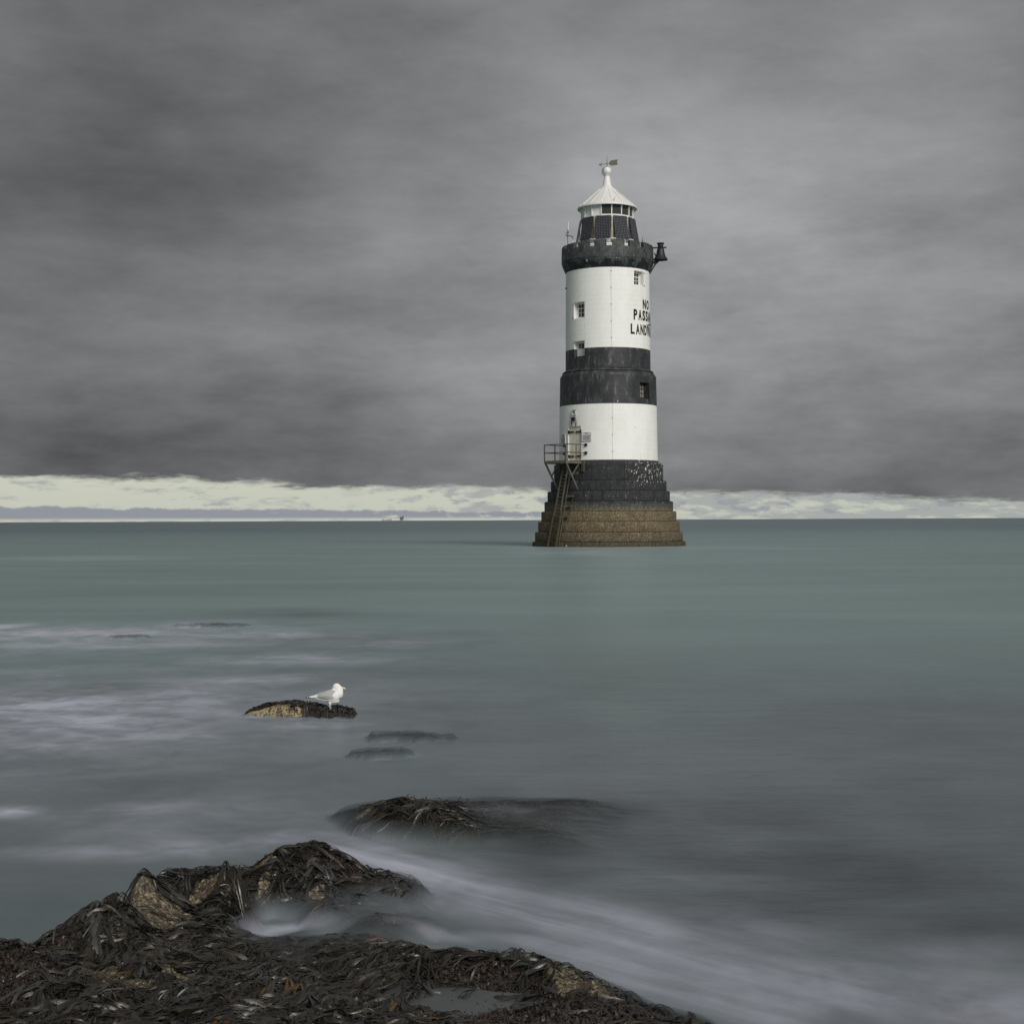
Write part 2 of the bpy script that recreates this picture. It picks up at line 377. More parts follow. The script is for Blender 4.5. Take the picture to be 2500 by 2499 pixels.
# ------------------------------------------------------------------ lighthouse: tower shaft with window recesses
WINS = [dict(a=(38.2, 57.3), z=(22.70, 24.02), kind='sash'), dict(a=(-52.6, -32.5), z=(19.90, 21.35), kind='sash'),
        dict(a=(-52.6, -32.5), z=(16.44, 17.93), kind='low'), dict(a=(40.0, 56.6), z=(12.78, 14.24), kind='black')]
DOOR = dict(a=(-53.2, -32.8), z=(7.52, 10.47))
def shaft(zs_r, name, matl, holes, course=0.42, groove=True, liner=None):
    """zs_r: outline (z, r); horizontal course joints are cut into it; holes are left out and lined."""
    def rad(z):
        for (za, ra), (zb, rb) in zip(zs_r, zs_r[1:]):
            if za <= z <= zb: return ra + (rb-ra)*(z-za)/max(zb-za, 1e-6)
        return zs_r[-1][1]
    zz = {}
    for z, r in zs_r: zz[round(z, 4)] = r
    if groove:
        k = math.ceil((zs_r[0][0]+0.1)/course)
        while k*course < zs_r[-1][0]-0.08:
            zc = k*course
            if all(abs(zc-z) > 0.05 for h in holes for z in h['z']) and all(abs(zc-z) > 0.05 for z, _ in zs_r):
                for dz, dr in ((-0.009, 0), (-0.003, -0.010), (0.003, -0.010), (0.009, 0)):
                    zz[round(zc+dz, 4)] = rad(zc+dz)+dr
            k += 1
    for h in holes:
        for z in h['z']: zz[round(z, 4)] = rad(z)
    rows = sorted(zz.items()); P = len(rows)
    angs = set(round(-180+k*2.5, 3) for k in range(144))
    for h in holes:
        for a in h['a']:
            near = [b for b in angs if abs(b-a) < 0.8 and abs(b-a) > 1e-6]
            for b in near: angs.discard(b)
            angs.add(round(a, 3))
    angs = sorted(angs); N = len(angs); mb = MB()
    vs = [(r*math.sin(R_(a)), -r*math.cos(R_(a)), z) for a in angs for z, r in rows]
    fs = []
    for i in range(N):
        i2 = (i+1) % N; am = (angs[i] + (angs[i2] if i2 else angs[0]+360))/2
        for j in range(P-1):
            zm = (rows[j][0]+rows[j+1][0])/2
            if any(h['a'][0] < am < h['a'][1] and h['z'][0] < zm < h['z'][1] for h in holes): continue
            fs.append((i*P+j, i2*P+j, i2*P+j+1, i*P+j+1))
    mb.add(vs, fs); o = mb.build(name, matl, lighthouse, 30)
    return o, rad
SECTIONS = [  # name, outline, material, holes
    ('lower_white_wall', [(7.50, 4.387), (12.37, 4.317)], MWHITE, [DOOR]),
    ('lower_black_wall', [(12.37, 4.320), (14.86, 4.27)], MBLACK, [WINS[3]]),
    ('upper_black_wall', [(15.56, 3.776), (16.44, 3.772)], MBLACK, []),
    ('upper_black_wall', [(16.44, 3.772), (17.28, 3.766)], MBLACK, [dict(a=WINS[2]['a'], z=(16.44, 17.28))]),
    ('upper_white_wall', [(17.28, 3.763), (24.3, 3.71)], MWHITE, [dict(a=WINS[2]['a'], z=(17.28, 17.93)), WINS[0], WINS[1]])]
rads = []
for nm, ol, mt, hl in SECTIONS:
    if ol[0][0] == 16.44: ol = [(16.44, 3.772), (17.28, 3.766)]
    o, rd = shaft(ol, nm, mt, hl); rads.append(rd)
# moulded shoulder between the two black bands, with a dark groove
MB().lathe([(4.27, 14.86), (4.275, 14.92), (4.08, 15.22), (4.03, 15.25), (3.96, 15.255), (3.96, 15.30), (4.06, 15.31), (4.05, 15.36), (3.78, 15.56)], 144).build('stone_shoulder', MBLACK, lighthouse, 40)
MB().lathe([(4.30, 12.355), (4.332, 12.36), (4.332, 12.39), (4.30, 12.395)], 144).build('paint_joint', MBLACK, lighthouse)
# raised apron round the low window inside the upper black band
def apos(a, r, z):
    return Vector((r*math.sin(R_(a)), -r*math.cos(R_(a)), z))
def recess(h, r, depth, matl, parent, splay=0.0, name='recess_lining', split=None):
    a0, a1 = h['a']; z0, z1 = h['z']; am = (a0+a1)/2
    n = Vector((math.sin(R_(am)), -math.cos(R_(am)), 0)); t = Vector((math.cos(R_(am)), math.sin(R_(am)), 0))
    hw = r*math.sin(R_((a1-a0)/2)); rf = r*math.cos(R_((a1-a0)/2)); rb = r-depth
    V = []
    for s in (-1, 1):
        for z in (z0, z1):
            V.append(n*rf + t*(s*hw) + Vector((0, 0, z)))
    for s in (-1, 1):
        for z in (z0, z1):
            V.append(n*rb + t*(s*(hw-splay)) + Vector((0, 0, z - (splay*0.5 if z == z1 else -splay*0.3))))
    if split:
        W_ = []
        for q in range(8):
            z = V[q].z; W_.append(Vector((V[q].x, V[q].y, min(z, split))))
            V[q].z = max(z, split)
        MB().add(W_, [(0, 1, 5, 4), (2, 6, 7, 3), (0, 4, 6, 2), (4, 5, 7, 6)]).build(name, MBLACK, parent)
    mb = MB().add(V, [(0, 1, 5, 4), (2, 6, 7, 3), (1, 3, 7, 5)] + ([] if split else [(0, 4, 6, 2)]) + [(4, 5, 7, 6)])
    # curved lintel and sill lips that close the arc between the chord and the wall face
    K_ = 8
    for z in ((z1,) if split else (z0, z1)):
        vs = [n*rf - t*hw + Vector((0, 0, z))] ; arc = []
        for k in range(K_+1):
            arc.append(apos(a0+(a1-a0)*k/K_, r, z))
        mb.add([n*rf-t*hw+Vector((0, 0, z))]+arc[1:-1]+[n*rf+t*hw+Vector((0, 0, z))], [tuple(range(K_+1))])
    o = mb.build(name, matl, parent)
    return n, t, hw-splay, rb
for h in WINS:
    r = 4.28 if h['kind'] == 'black' else 3.73
    am = sum(h['a'])/2; z0, z1 = h['z']
    ml = MBLACK if h['kind'] == 'black' else MWHITE
    win = empty('window', (0, 0, 0), 0, lighthouse)
    n, t, hw, rb = recess(h, r, 0.56, ml, win, 0.04, split=17.28 if h['kind'] == 'low' else None)
    rot = Matrix((t, n, Vector((0, 0, 1)))).transposed()
    fm = MFRAME if h['kind'] != 'black' else MIRON
    zb0, zb1 = z0+0.10, z1-0.05
    if h['kind'] == 'low': zb0 = 17.22
    W = 2*hw; H = zb1-zb0; c0 = n*(rb+0.045)
    fb = MB(); zc = (zb0+zb1)/2
    for s in (-1, 1): fb.box(c0 + t*(s*(hw-0.06)) + Vector((0, 0, zc)), (0.12, 0.08, H), rot)
    for zq in (zb0+0.05, zb1-0.05): fb.box(c0 + Vector((0, 0, zq)) + n*0.004, (W-0.24, 0.07, 0.10), rot)
    cols = 3; rws = 1 if h['kind'] == 'low' else 3
    inner = W-0.24; pw_ = inner/cols; ph = (H-0.2)/rws
    for k in range(1, cols): fb.box(c0 + t*(-inner/2+k*pw_) + Vector((0, 0, zc)), (0.035, 0.06, H-0.2), rot)
    for k in range(1, rws):
        fb.box(c0 + Vector((0, 0, zb0+0.1+k*ph)) + n*0.006, (inner, 0.06, 0.07 if k == rws-1 else 0.035), rot)
    fb.build('frame', fm, win)
    gl = MGLASS if h['kind'] != 'black' else simple('pale_window_glass', (0.24, 0.235, 0.20), 0.3, 0.4, 0.25, 3)
    for i in range(cols):
        for j in range(rws):
            MB().box(c0 - n*0.02 + t*(-inner/2+(i+0.5)*pw_) + Vector((0, 0, zb0+0.1+(j+0.5)*ph)), (pw_-0.036, 0.012, ph-0.04), rot).build('pane', gl, win)
    if h['kind'] == 'low':
        MB().box(n*(rb+0.10) + Vector((0, 0, 16.93)), (W-0.06, 0.16, 0.56), rot).build('white_panel', MFRAME, win)
        MB().box(n*(rb+0.10) + Vector((0, 0, 16.53)), (W+0.02, 0.25, 0.10), rot).build('black_sill', MBLACK, win)
    else:
        MB().box(n*(rb+0.23) + Vector((0, 0, z0+0.045)), (W-0.01, 0.42, 0.09), rot).build('sill', ml, win)
    for zq in (z0+0.12, z1-0.12):       # shutter pins beside the opening
        sa = h['a'][1]+2 if h['a'][0] > 0 else h['a'][0]-1.6
        MB().box(apos(sa, r+0.02, zq), (0.07, 0.07, 0.08)).build('shutter_pin', MIRON, win)

# ------------------------------------------------------------------ door, hinges, notices
door = empty('door', (0, 0, 0), 0, lighthouse)
n, t, hw, rb = recess(DOOR, 4.36, 0.30, MWHITE, door, 0.0)
rotd = Matrix((t, n, Vector((0, 0, 1)))).transposed()
DC = n*(rb+0.10)
for s in (-1, 1):
    me = MB().box((0, 0, 0), (hw-0.006, 0.10, 2.93)).mesh('door_leaf')
    o = link('door_leaf', me, MDOOR, door); o.matrix_local = Matrix.Translation(DC + t*(s*hw/2) + Vector((0, 0, 8.995))) @ rotd.to_4x4()
for zq in (9.98, 7.86):
    for s in (-1, 1):
        hb = MB().bar(DC + n*0.11 + t*(s*0.10) + Vector((0, 0, zq)), DC + n*0.11 + t*(s*hw*0.95) + Vector((0, 0, zq)), 0.05, 0.13)
        a = DC + n*0.115 + t*(s*hw*0.78) + Vector((0, 0, zq)); b = DC + n*0.115 + t*(s*hw*1.04) + Vector((0, 0, zq))
        up = Vector((0, 0, 1))
        for q in (0.0,):
            vs = [a-up*0.065-n*0.03, a+up*0.065-n*0.03, b+up*0.19-n*0.03, b-up*0.19-n*0.03, a-up*0.065+n*0.035, a+up*0.065+n*0.035, b+up*0.19+n*0.035, b-up*0.19+n*0.035]
            hb.add(vs, [(0, 1, 2, 3), (4, 7, 6, 5), (0, 4, 5, 1), (1, 5, 6, 2), (2, 6, 7, 3), (3, 7, 4, 0)])
        hb.build('hinge', MIRON, door)
for s in (-1, 1):
    MB().tube(n*4.40 + t*(s*0.27) + Vector((0, 0, 10.48)), n*4.40 + t*(s*0.27) + Vector((0, 0, 10.92)), 0.035, 6).build('hanging_rod', MIRON, lighthouse)
lampb = MB().box(n*4.46 + Vector((0, 0, 11.06)), (0.40, 0.16, 0.28), rotd); lampb.box(n*4.52 + Vector((0, 0, 11.215)), (0.44, 0.22, 0.03), rotd)
lampb.build('door_lamp', MIRON, lighthouse)
# notices are flat boards with print
def wall_frame(a, r, z):
    nn = Vector((math.sin(R_(a)), -math.cos(R_(a)), 0)); tt = Vector((math.cos(R_(a)), math.sin(R_(a)), 0))
    rr = Matrix((tt, nn, Vector((0, 0, 1)))).transposed(); m = rr.to_4x4(); m.translation = nn*r + Vector((0, 0, z)); return m
def notice(name, a, z, wd, ht, kind):
    o = MB().box((0, 0, 0), (wd, 0.04, ht)).build(name, MFRAME, lighthouse); o.matrix_local = wall_frame(a, 4.42, z)
    pr = MB(); y = 0.026
    R2 = random.Random(int(z*100)+len(kind))
    if kind == 'board':
        for s in (-1, 1):
            pr.box((s*(wd/2-0.02), y, 0), (0.035, 0.008, ht-0.01)); pr.box((0, y, s*(ht/2-0.02)), (wd-0.08, 0.008, 0.035))
        pr.box((0, y, ht*0.22), (wd-0.08, 0.008, 0.02))
        for zz, ww in ((ht*0.40, 0.48), (ht*0.33, 0.26)):
            x = -wd*ww/2
            while x < wd*ww/2:
                q = R2.uniform(0.03, 0.07); pr.box((x+q/2, y, zz), (q, 0.008, 0.06)); x += q+0.02
        for k in range(11):
            zz = ht*0.15 - k*ht*0.052; x = -wd*0.38
            while x < wd*0.36:
                q = R2.uniform(0.03, 0.11); pr.box((x+q/2, y, zz), (q, 0.008, 0.026)); x += q+0.012
        pr.build('print', MGREYPR, o)
    else:
        rowz = [0.36, 0.20, 0.02, -0.14, -0.36]
        for zr in rowz:
            x = -wd*0.40
            while x < wd*0.36:
                q = R2.uniform(0.05, 0.11)
                if R2.random() < 0.82: pr.box((x+q/2, y, zr*ht), (q, 0.008, 0.10*ht*R2.uniform(0.8, 1.3)))
                x += q+0.03
        pr.build('print', MLETTER, o)
    return o
notice('notice_board', -25.2, 9.50, 0.92, 0.76, 'board')
notice('notice_board', -63.2, 9.40, 0.86, 0.80, 'board')
notice('name_sign', -43.0, 11.60, 0.58, 0.66, 'sign')

# ------------------------------------------------------------------ painted lettering
def text_geo(txt):
    cu = bpy.data.curves.new('t', 'FONT'); cu.body = txt; cu.size = 1.0; cu.offset = 0.036; cu.resolution_u = 3; cu.extrude = 0.01
    ob = bpy.data.objects.new('t', cu); col.objects.link(ob)
    dg = bpy.context.evaluated_depsgraph_get(); me = ob.evaluated_get(dg).to_mesh()
    V = [tuple(v.co) for v in me.vertices]; F = [tuple(p.vertices) for p in me.polygons]
    ob.evaluated_get(dg).to_mesh_clear(); bpy.data.objects.remove(ob); bpy.data.curves.remove(cu)
    return V, F
def lettering(txt, a0, a1, zt, h, r, lab):
    """letters evenly spaced between angles a0..a1 (degrees), cap height h, top at zt; one painted word, bent onto the wall"""
    nL = len(txt); word = MB(); step = (a1-a0)/nL; g = 0.20
    for i, ch in enumerate(txt):
        V, F = text_geo(ch)
        xs = [v[0] for v in V]; ys = [v[1] for v in V]; x0, x1, y0, y1 = min(xs), max(xs), min(ys), max(ys)
        s0 = a0+step*(i+g/2); s1 = a0+step*(i+1-g/2)
        if ch in 'LEFPI': s1 -= step*0.05
        b = len(word.v)
        for (x, y, z) in V:
            a = s0+(s1-s0)*(x-x0)/(x1-x0); zz = zt-h+h*(y-y0)/(y1-y0)
            word.v.append(tuple(apos(a, r+0.012+z*0.8, zz)))
        word.f += [tuple(k+b for k in f) for f in F]
    o = word.build('lettering', MLETTER, lighthouse); o['label'] = lab
lettering('NO', 54.0, 75.0, 21.62, 0.86, 3.735, 'black painted word NO high on the white wall')
lettering('PASSAGE', 36.0, 96.0, 20.64, 0.92, 3.745, 'black painted word PASSAGE curving round the white wall')
lettering('LANDWARD', 31.0, 101.0, 19.36, 0.90, 3.752, 'black painted word LANDWARD lowest of the three')
fl = MB().tube(apos(66, 3.74, 19.42), apos(66, 4.05, 19.42), 0.05, 8); fl.tube(apos(66, 3.95, 19.42), apos(66, 4.12, 19.42), 0.13, 12, 0.10)
fl.build('wall_light', MOLIVE, lighthouse)
# lightning conductor: a thin tape down the wall with clips
lc = MB(); lb = MB()
for zA, zB, rA, rB in ((17.29, 24.3, 3.775, 3.722), (7.5, 12.35, 4.398, 4.33), (12.4, 14.86, 4.332, 4.282)):
    (lb if zA == 12.4 else lc).bar(apos(4.8, rA, zA), apos(4.8, rB, zB), 0.035, 0.02, up=apos(4.8, 1, 0))
lb.bar(apos(4.8, 3.785, 15.58), apos(4.8, 3.775, 17.26), 0.035, 0.02, up=apos(4.8, 1, 0)); lb.build('lightning_conductor', MBLACK, lighthouse)
lc.build('lightning_conductor', simple('grey_white_tape', (0.60, 0.59, 0.56), 0.6, 0.3, 0.2, 8), lighthouse)
clip = MB().box((0, 0, 0), (0.08, 0.05, 0.09)).mesh('clip')
for z in [8.2+1.45*k for k in range(3)]+[18.1+1.45*k for k in range(5)]:
    r = 4.40-(z-7.5)*0.0145 if z < 13 else 3.79-(z-15.5)*0.0065
    link('clip', clip, MGREYPR, lighthouse, rot=(0, 0, R_(4.8)), loc=apos(4.8, r, z))
MB().bar(apos(63, 3.735, 21.75), apos(63, 3.72, 24.2), 0.05, 0.05, up=apos(63, 1, 0)).build('cable_conduit', MFRAME, lighthouse)
MB().box(apos(-78, 3.75, 22.85), (0.15, 0.15, 0.12)).build('wall_bracket', MIRON, lighthouse)
MB().box(apos(32, 4.345, 10.3), (0.06, 0.05, 0.06)).build('wall_bolt', MIRON, lighthouse)

# ------------------------------------------------------------------ crown: corbels, parapet and battlements
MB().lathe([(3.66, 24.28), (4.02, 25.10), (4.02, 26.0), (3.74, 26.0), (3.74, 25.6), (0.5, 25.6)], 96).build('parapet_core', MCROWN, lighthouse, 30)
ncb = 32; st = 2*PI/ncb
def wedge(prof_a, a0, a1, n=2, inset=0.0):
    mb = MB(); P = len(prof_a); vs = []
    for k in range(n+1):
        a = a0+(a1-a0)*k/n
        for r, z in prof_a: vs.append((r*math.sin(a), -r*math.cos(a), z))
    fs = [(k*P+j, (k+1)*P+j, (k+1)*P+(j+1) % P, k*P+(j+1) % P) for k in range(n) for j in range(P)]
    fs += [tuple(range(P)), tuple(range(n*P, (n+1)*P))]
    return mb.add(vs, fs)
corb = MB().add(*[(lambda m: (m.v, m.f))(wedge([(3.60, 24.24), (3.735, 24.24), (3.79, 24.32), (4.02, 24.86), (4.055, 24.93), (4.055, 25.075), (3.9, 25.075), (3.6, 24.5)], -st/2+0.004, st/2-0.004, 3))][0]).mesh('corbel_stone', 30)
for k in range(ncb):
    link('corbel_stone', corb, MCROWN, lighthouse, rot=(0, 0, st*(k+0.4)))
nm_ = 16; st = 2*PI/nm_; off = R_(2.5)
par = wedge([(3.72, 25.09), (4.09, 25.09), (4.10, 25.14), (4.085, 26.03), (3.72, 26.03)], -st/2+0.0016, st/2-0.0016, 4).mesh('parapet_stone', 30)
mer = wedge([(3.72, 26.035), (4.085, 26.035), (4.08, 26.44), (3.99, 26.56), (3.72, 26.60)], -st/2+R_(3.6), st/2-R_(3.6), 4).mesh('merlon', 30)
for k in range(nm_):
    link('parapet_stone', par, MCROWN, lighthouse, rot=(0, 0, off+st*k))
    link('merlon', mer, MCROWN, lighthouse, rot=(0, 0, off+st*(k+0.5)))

# ------------------------------------------------------------------ lantern
lantern = empty('lantern', (0, 0, 25.6), 0, lighthouse)
ofs = 25.6
def z_(z): return z-ofs
MB().lathe([(2.26, 0), (2.26, z_(28.90)), (2.36, z_(28.93)), (2.36, z_(29.05)), (0.3, z_(29.05))], 16, a0=R_(9.5), a1=R_(369.5)).build('lantern_base', MWHITE2, lantern)
MB().lathe([(2.4, 0.0), (3.02, 0.0), (3.02, z_(26.42)), (2.94, z_(26.50)), (2.3, z_(26.52))], 64).build('gallery_plinth', MWHITE2, lantern, 30)
gA = [9.5+22.5*k for k in range(16)]
for k, a in enumerate(gA):
    p = apos(a, 2.33, z_(29.05)); q = apos(a, 2.33, z_(29.98))
    MB().bar(p, q, 0.085, 0.10, up=apos(a, 1, 0)).build('mullion', MWHITE2, lantern)
    a2 = a+22.5; am = a+11.25
    blank = not (-14 < ((am+180) % 360)-180 < 150)
    c = (apos(a, 2.28, 0)+apos(a2, 2.28, 0))/2; wd = (apos(a, 2.28, 0)-apos(a2, 2.28, 0)).length-0.07
    rr = Matrix((Vector((math.cos(R_(am)), math.sin(R_(am)), 0)), Vector((math.sin(R_(am)), -math.cos(R_(am)), 0)), Vector((0, 0, 1)))).transposed()
    o = MB().box(Vector((c.x, c.y, z_(29.515))), (wd, 0.03, 0.92), rr).build('blanking_panel' if blank else 'lantern_pane', MWHITE2 if blank else MLAMPGL, lantern)
    MB().box(Vector((c.x, c.y, z_(29.085)))*1.0 + rr @ Vector((0, 0.03, 0)), (wd, 0.07, 0.06), rr).build('glazing_bar', MWHITE2, lantern)
MB().lathe([(0.3, z_(29.99)), (2.36, z_(29.99)), (2.36, z_(30.06)), (0.3, z_(30.06))], 16, a0=R_(9.5), a1=R_(369.5)).build('lantern_soffit', MWHITE2, lantern)
roof = MB().lathe([(2.30, z_(30.10)), (2.60, z_(29.98)), (2.63, z_(30.06)), (2.50, z_(30.16)), (1.95, z_(30.62)), (1.2, z_(31.26)), (0.62, z_(31.80)), (0.42, z_(32.06)), (0.385, z_(32.12)), (0.24, z_(32.98)), (0.05, z_(33.0))], 16, a0=R_(9.5), a1=R_(369.5)).build('roof', MWHITE2, lantern, 45)
for a in gA:
    MB().bar(apos(a, 2.50, z_(30.165)), apos(a, 0.62, z_(31.805)), 0.035, 0.03).build('roof_seam', MWHITE2, roof)
    br = MB().bar(apos(a, 2.36, z_(29.62)), apos(a, 2.52, z_(29.98)), 0.04, 0.04)
    br.build('eave_bracket', MWHITE2, roof)
MB().lathe([(2.58, z_(29.93)), (2.66, z_(29.93)), (2.68, z_(30.0)), (2.66, z_(30.06)), (2.58, z_(30.05))], 48, closed=True).build('eave_gutter', MWHITE2, roof, 40)
# ball finial and a dark half hoop behind its left side
prof = [(0.39*math.sin(PI*k/16)+0.001, z_(33.38)-0.39*math.cos(PI*k/16)) for k in range(17)]
MB().lathe(prof, 32).build('ball_finial', MWHITE2, lantern, 60)
MB().lathe([(0.19, z_(32.93)), (0.28, z_(32.93)), (0.29, z_(32.98)), (0.19, z_(33.02))], 24, closed=True).build('finial_collar', MWHITE2, lantern)
dd = MB(); 
for k in range(14):
    a0_ = PI*0.55+PI*0.9*k/14; a1_ = PI*0.55+PI*0.9*(k+1)/14
    dd.tube((0.45*math.cos(a0_)+0.0, 0.12, z_(33.36)+0.45*math.sin(a0_)), (0.45*math.cos(a1_), 0.12, z_(33.36)+0.45*math.sin(a1_)), 0.028, 6)
dd.build('dark_hoop', MIRON, lantern)
vane = empty('weather_vane', (0, 0, z_(33.76)), R_(-30), lantern)
MB().tube((0, 0, 0), (0, 0, 0.45), 0.032, 8, 0.026).tube((0, 0, 0.45), (0, 0, 1.04), 0.024, 8, 0.006).build('spindle', MIRON, vane)
MB().tube((-0.85, 0, 0.28), (0.25, 0, 0.28), 0.018, 6).build('arrow_shaft', MIRON, vane)
MB().bar((-0.80, 0, 0.28), (-0.50, 0, 0.44), 0.02, 0.05).bar((-0.80, 0, 0.28), (-0.50, 0, 0.12), 0.02, 0.05).build('arrow_head', MOLIVE, vane)
tl = []
nt_ = 9
for k in range(nt_+1):
    x = 0.20+0.10*k; jag = 0.03*(k % 2)
    top = 0.30+0.20*min(1, k/2.0)+jag; bot = 0.26-0.20*min(1, k/2.0)-jag
    tl.append((x, top, bot))
vs = []; 
for x, tp, bt in tl:
    for y in (-0.012, 0.012): vs += [(x, y, tp), (x, y, (tp+bt)/2), (x, y, bt)]
fs = []
for k in range(nt_):
    b = 6*k; c = b+6
    for s in (0, 3): fs += [(b+s, b+s+1, c+s+1, c+s), (b+s+1, b+s+2, c+s+2, c+s+1)]
    fs += [(b, b+3, c+3, c), (b+2, b+5, c+5, c+2)]
vs[6*nt_+1] = (1.02, -0.012, vs[6*nt_+1][2]); vs[6*nt_+4] = (1.02, 0.012, vs[6*nt_+4][2])
MB().add(vs, fs).build('arrow_tail', MOLIVE, vane)
MB().tube(apos(14, 2.40, z_(30.25)), apos(17, 2.40, z_(30.60)), 0.014, 5).tube(apos(14, 2.40, z_(30.25)), apos(11.5, 2.40, z_(30.42)), 0.010, 5).build('roof_aerial', MIRON, roof)

# solar panels leaning against the lantern base
pm = MB().box((0, 0, 0), (1.26, 0.035, 2.04)).mesh('cell_sheet')
pf = MB()
for s in (-1, 1):
    pf.box((s*0.645, 0, 0), (0.03, 0.06, 2.10)); pf.box((0, 0, s*1.035), (1.26, 0.06, 0.03))
pfm = pf.mesh('panel_frame')
rk = MB()
for s in (-1, 1): rk.bar((s*0.60, 0.05, 0.95), (s*0.60, 0.30, -1.0), 0.05, 0.05)
rk.bar((-0.6, 0.04, -1.0), (-0.6, 0.30, -1.0), 0.05, 0.05).bar((0.6, 0.04, -1.0), (0.6, 0.30, -1.0), 0.05, 0.05)
rkm = rk.mesh('panel_bracket')
for a in (-81, -45, -8.5, 28.0, 65.5, 101.5):
    tip = math.atan2(0.36, 2.0)
    nn = Vector((math.sin(R_(a)), -math.cos(R_(a)), 0)); tt = Vector((math.cos(R_(a)), math.sin(R_(a)), 0))
    up = (Vector((0, 0, math.cos(tip))) - nn*math.sin(tip)).normalized(); nf = tt.cross(up)*-1
    mm = Matrix((tt, nf, up)).transposed().to_4x4(); mm.translation = nn*2.56 + Vector((0, 0, z_(27.93)))
    pe = empty('solar_panel', (0, 0, 0), 0, lantern)
    pe.matrix_local = mm
    link('cell_sheet', pm, MSOLAR, pe); link('panel_frame', pfm, MIRON, pe); link('panel_bracket', rkm, MMETAL, pe)
for a in (-63, -27, 10.0, 47, 84):
    MB().bar(apos(a, 2.42, 0.3), apos(a, 2.40, z_(28.92)), 0.13, 0.10, up=apos(a, 1, 0)).build('panel_post', simple('lichen_stained_post', (0.42, 0.40, 0.32), 0.7, 0.3, 0.5, 4.0, lighthouse) if a == -63 else bpy.data.materials['lichen_stained_post'], lantern)
    MB().box(apos(a, 2.75, z_(26.88)), (0.5, 0.3, 0.05), Matrix.Rotation(R_(a), 3, 'Z')).build('bracket_foot', MWHITE2, lantern)

# aerial mast with verdigris clamp on the left of the crown
aer = empty('aerial_mast', apos(-62, 3.95, 26.4), 0, lighthouse)
MB().tube((0, 0, 0), (0, 0, 1.45), 0.025, 6).build('pole', MIRON, aer)
MB().tube((0.07, 0, 1.40), (0.07, 0, 2.15), 0.035, 8).build('white_antenna', MWHITE2, aer)
MB().tube((0.46, 0, 0.0), (0.46, 0, 0.55), 0.035, 8).build('short_antenna', MWHITE2, aer)
cb = MB()
for k in range(10):
    a0_ = 2*PI*k/12+0.5; a1_ = 2*PI*(k+1)/12+0.5
    cb.tube((0.12*math.cos(a0_), 0, 1.05+0.17*math.sin(a0_)), (0.12*math.cos(a1_), 0, 1.05+0.17*math.sin(a1_)), 0.03, 6)
cb.tube((-0.18, 0, 0.95), (0.12, 0, 0.92), 0.03, 6).tube((0.12, 0, 0.92), (0.45, 0, 0.85), 0.04, 6).tube((0.45, 0, 0.85), (0.47, 0, 0.6), 0.035, 6).tube((0.0, 0, 1.22), (0.12, 0, 1.34), 0.025, 6)
cb.build('clamp', MTEAL, aer)
sp_ = MB()
for k in range(4): sp_.bar(apos(70, 3.2, 26.55+0.13*k), apos(79, 3.3, 26.58+0.13*k), 0.02, 0.02)
sp_.tube(apos(74, 3.22, 26.0), apos(74, 3.22, 27.3), 0.02, 6); sp_.build('yagi_aerial', MIRON, lighthouse)

# fog bell on its bracket
bell = empty('fog_bell', apos(86, 4.72, 0), R_(-2), lighthouse); bell.location.z = 0
bp = [(0.02, 26.36), (0.24, 26.35), (0.30, 26.30), (0.33, 26.15), (0.36, 25.95), (0.42, 25.72), (0.50, 25.56), (0.60, 25.44), (0.64, 25.36), (0.62, 25.31), (0.56, 25.33), (0.45, 25.5), (0.02, 25.6)]
MB().lathe(bp, 40).build('bell_body', MIRON, bell, 40)
MB().lathe([(0.02, 26.84), (0.31, 26.84), (0.33, 26.80), (0.31, 26.74), (0.25, 26.72), (0.25, 26.42), (0.22, 26.36), (0.02, 26.36)], 28).build('striker_housing', MIRON, bell, 40)
MB().box((-0.15, 0, 26.42), (1.10, 0.22, 0.10)).box((0.43, 0, 26.42), (0.18, 0.12, 0.12)).build('bracket_arm', MIRON, bell)
MB().bar((-0.55, 0, 25.95), (-0.30, 0, 25.40), 0.06, 0.08).bar((-0.55, -0.03, 25.95), (-0.16, -0.42, 25.30), 0.05, 0.06).bar((0.02, -0.44, 26.30), (-0.24, -0.44, 25.48), 0.05, 0.05).bar((-0.98, 0, 24.12), (-0.32, 0, 25.22), 0.09, 0.12).bar((-0.36, 0, 25.22), (-0.10, 0, 25.34), 0.12, 0.14).bar((-0.58, 0, 25.0), (-0.2, 0, 25.34), 0.26, 0.30).build('bracket_strut', MIRON, bell)

# ------------------------------------------------------------------ landing platform, rails and ladder
A0 = -43.0
nn = Vector((math.sin(R_(A0)), -math.cos(R_(A0)), 0)); tt = Vector((math.cos(R_(A0)), math.sin(R_(A0)), 0)); ZZ = Vector((0, 0, 1))
rp = Matrix((tt, nn, ZZ)).transposed()
def PP(rad, tan, z): return nn*rad + tt*tan + ZZ*z
plat = empty('landing_platform', (0, 0, 0), 0, lighthouse)
ZF = 7.40; HWP = 1.30; RO = 6.70; RI = 4.22
for k in range(11):
    ra = RI+0.30+k*(RO-RI-0.36)/10
    if k < 1: continue
    MB().box(PP(ra, 0, ZF), (2*HWP-0.02, 0.17, 0.05), rp).build('deck_board', MTIMBER, plat)
ed = MB()
ed.bar(PP(RO, -HWP-0.03, ZF-0.10), PP(RO, HWP+0.03, ZF-0.10), 0.08, 0.20); ed.build('edge_beam', MMETAL, plat)
for s in (-1, 1):
    MB().bar(PP(RI-0.1, s*(HWP+0.001), ZF-0.13), PP(RO-0.042, s*(HWP+0.001), ZF-0.13), 0.08, 0.20).build('edge_beam', MMETAL, plat)
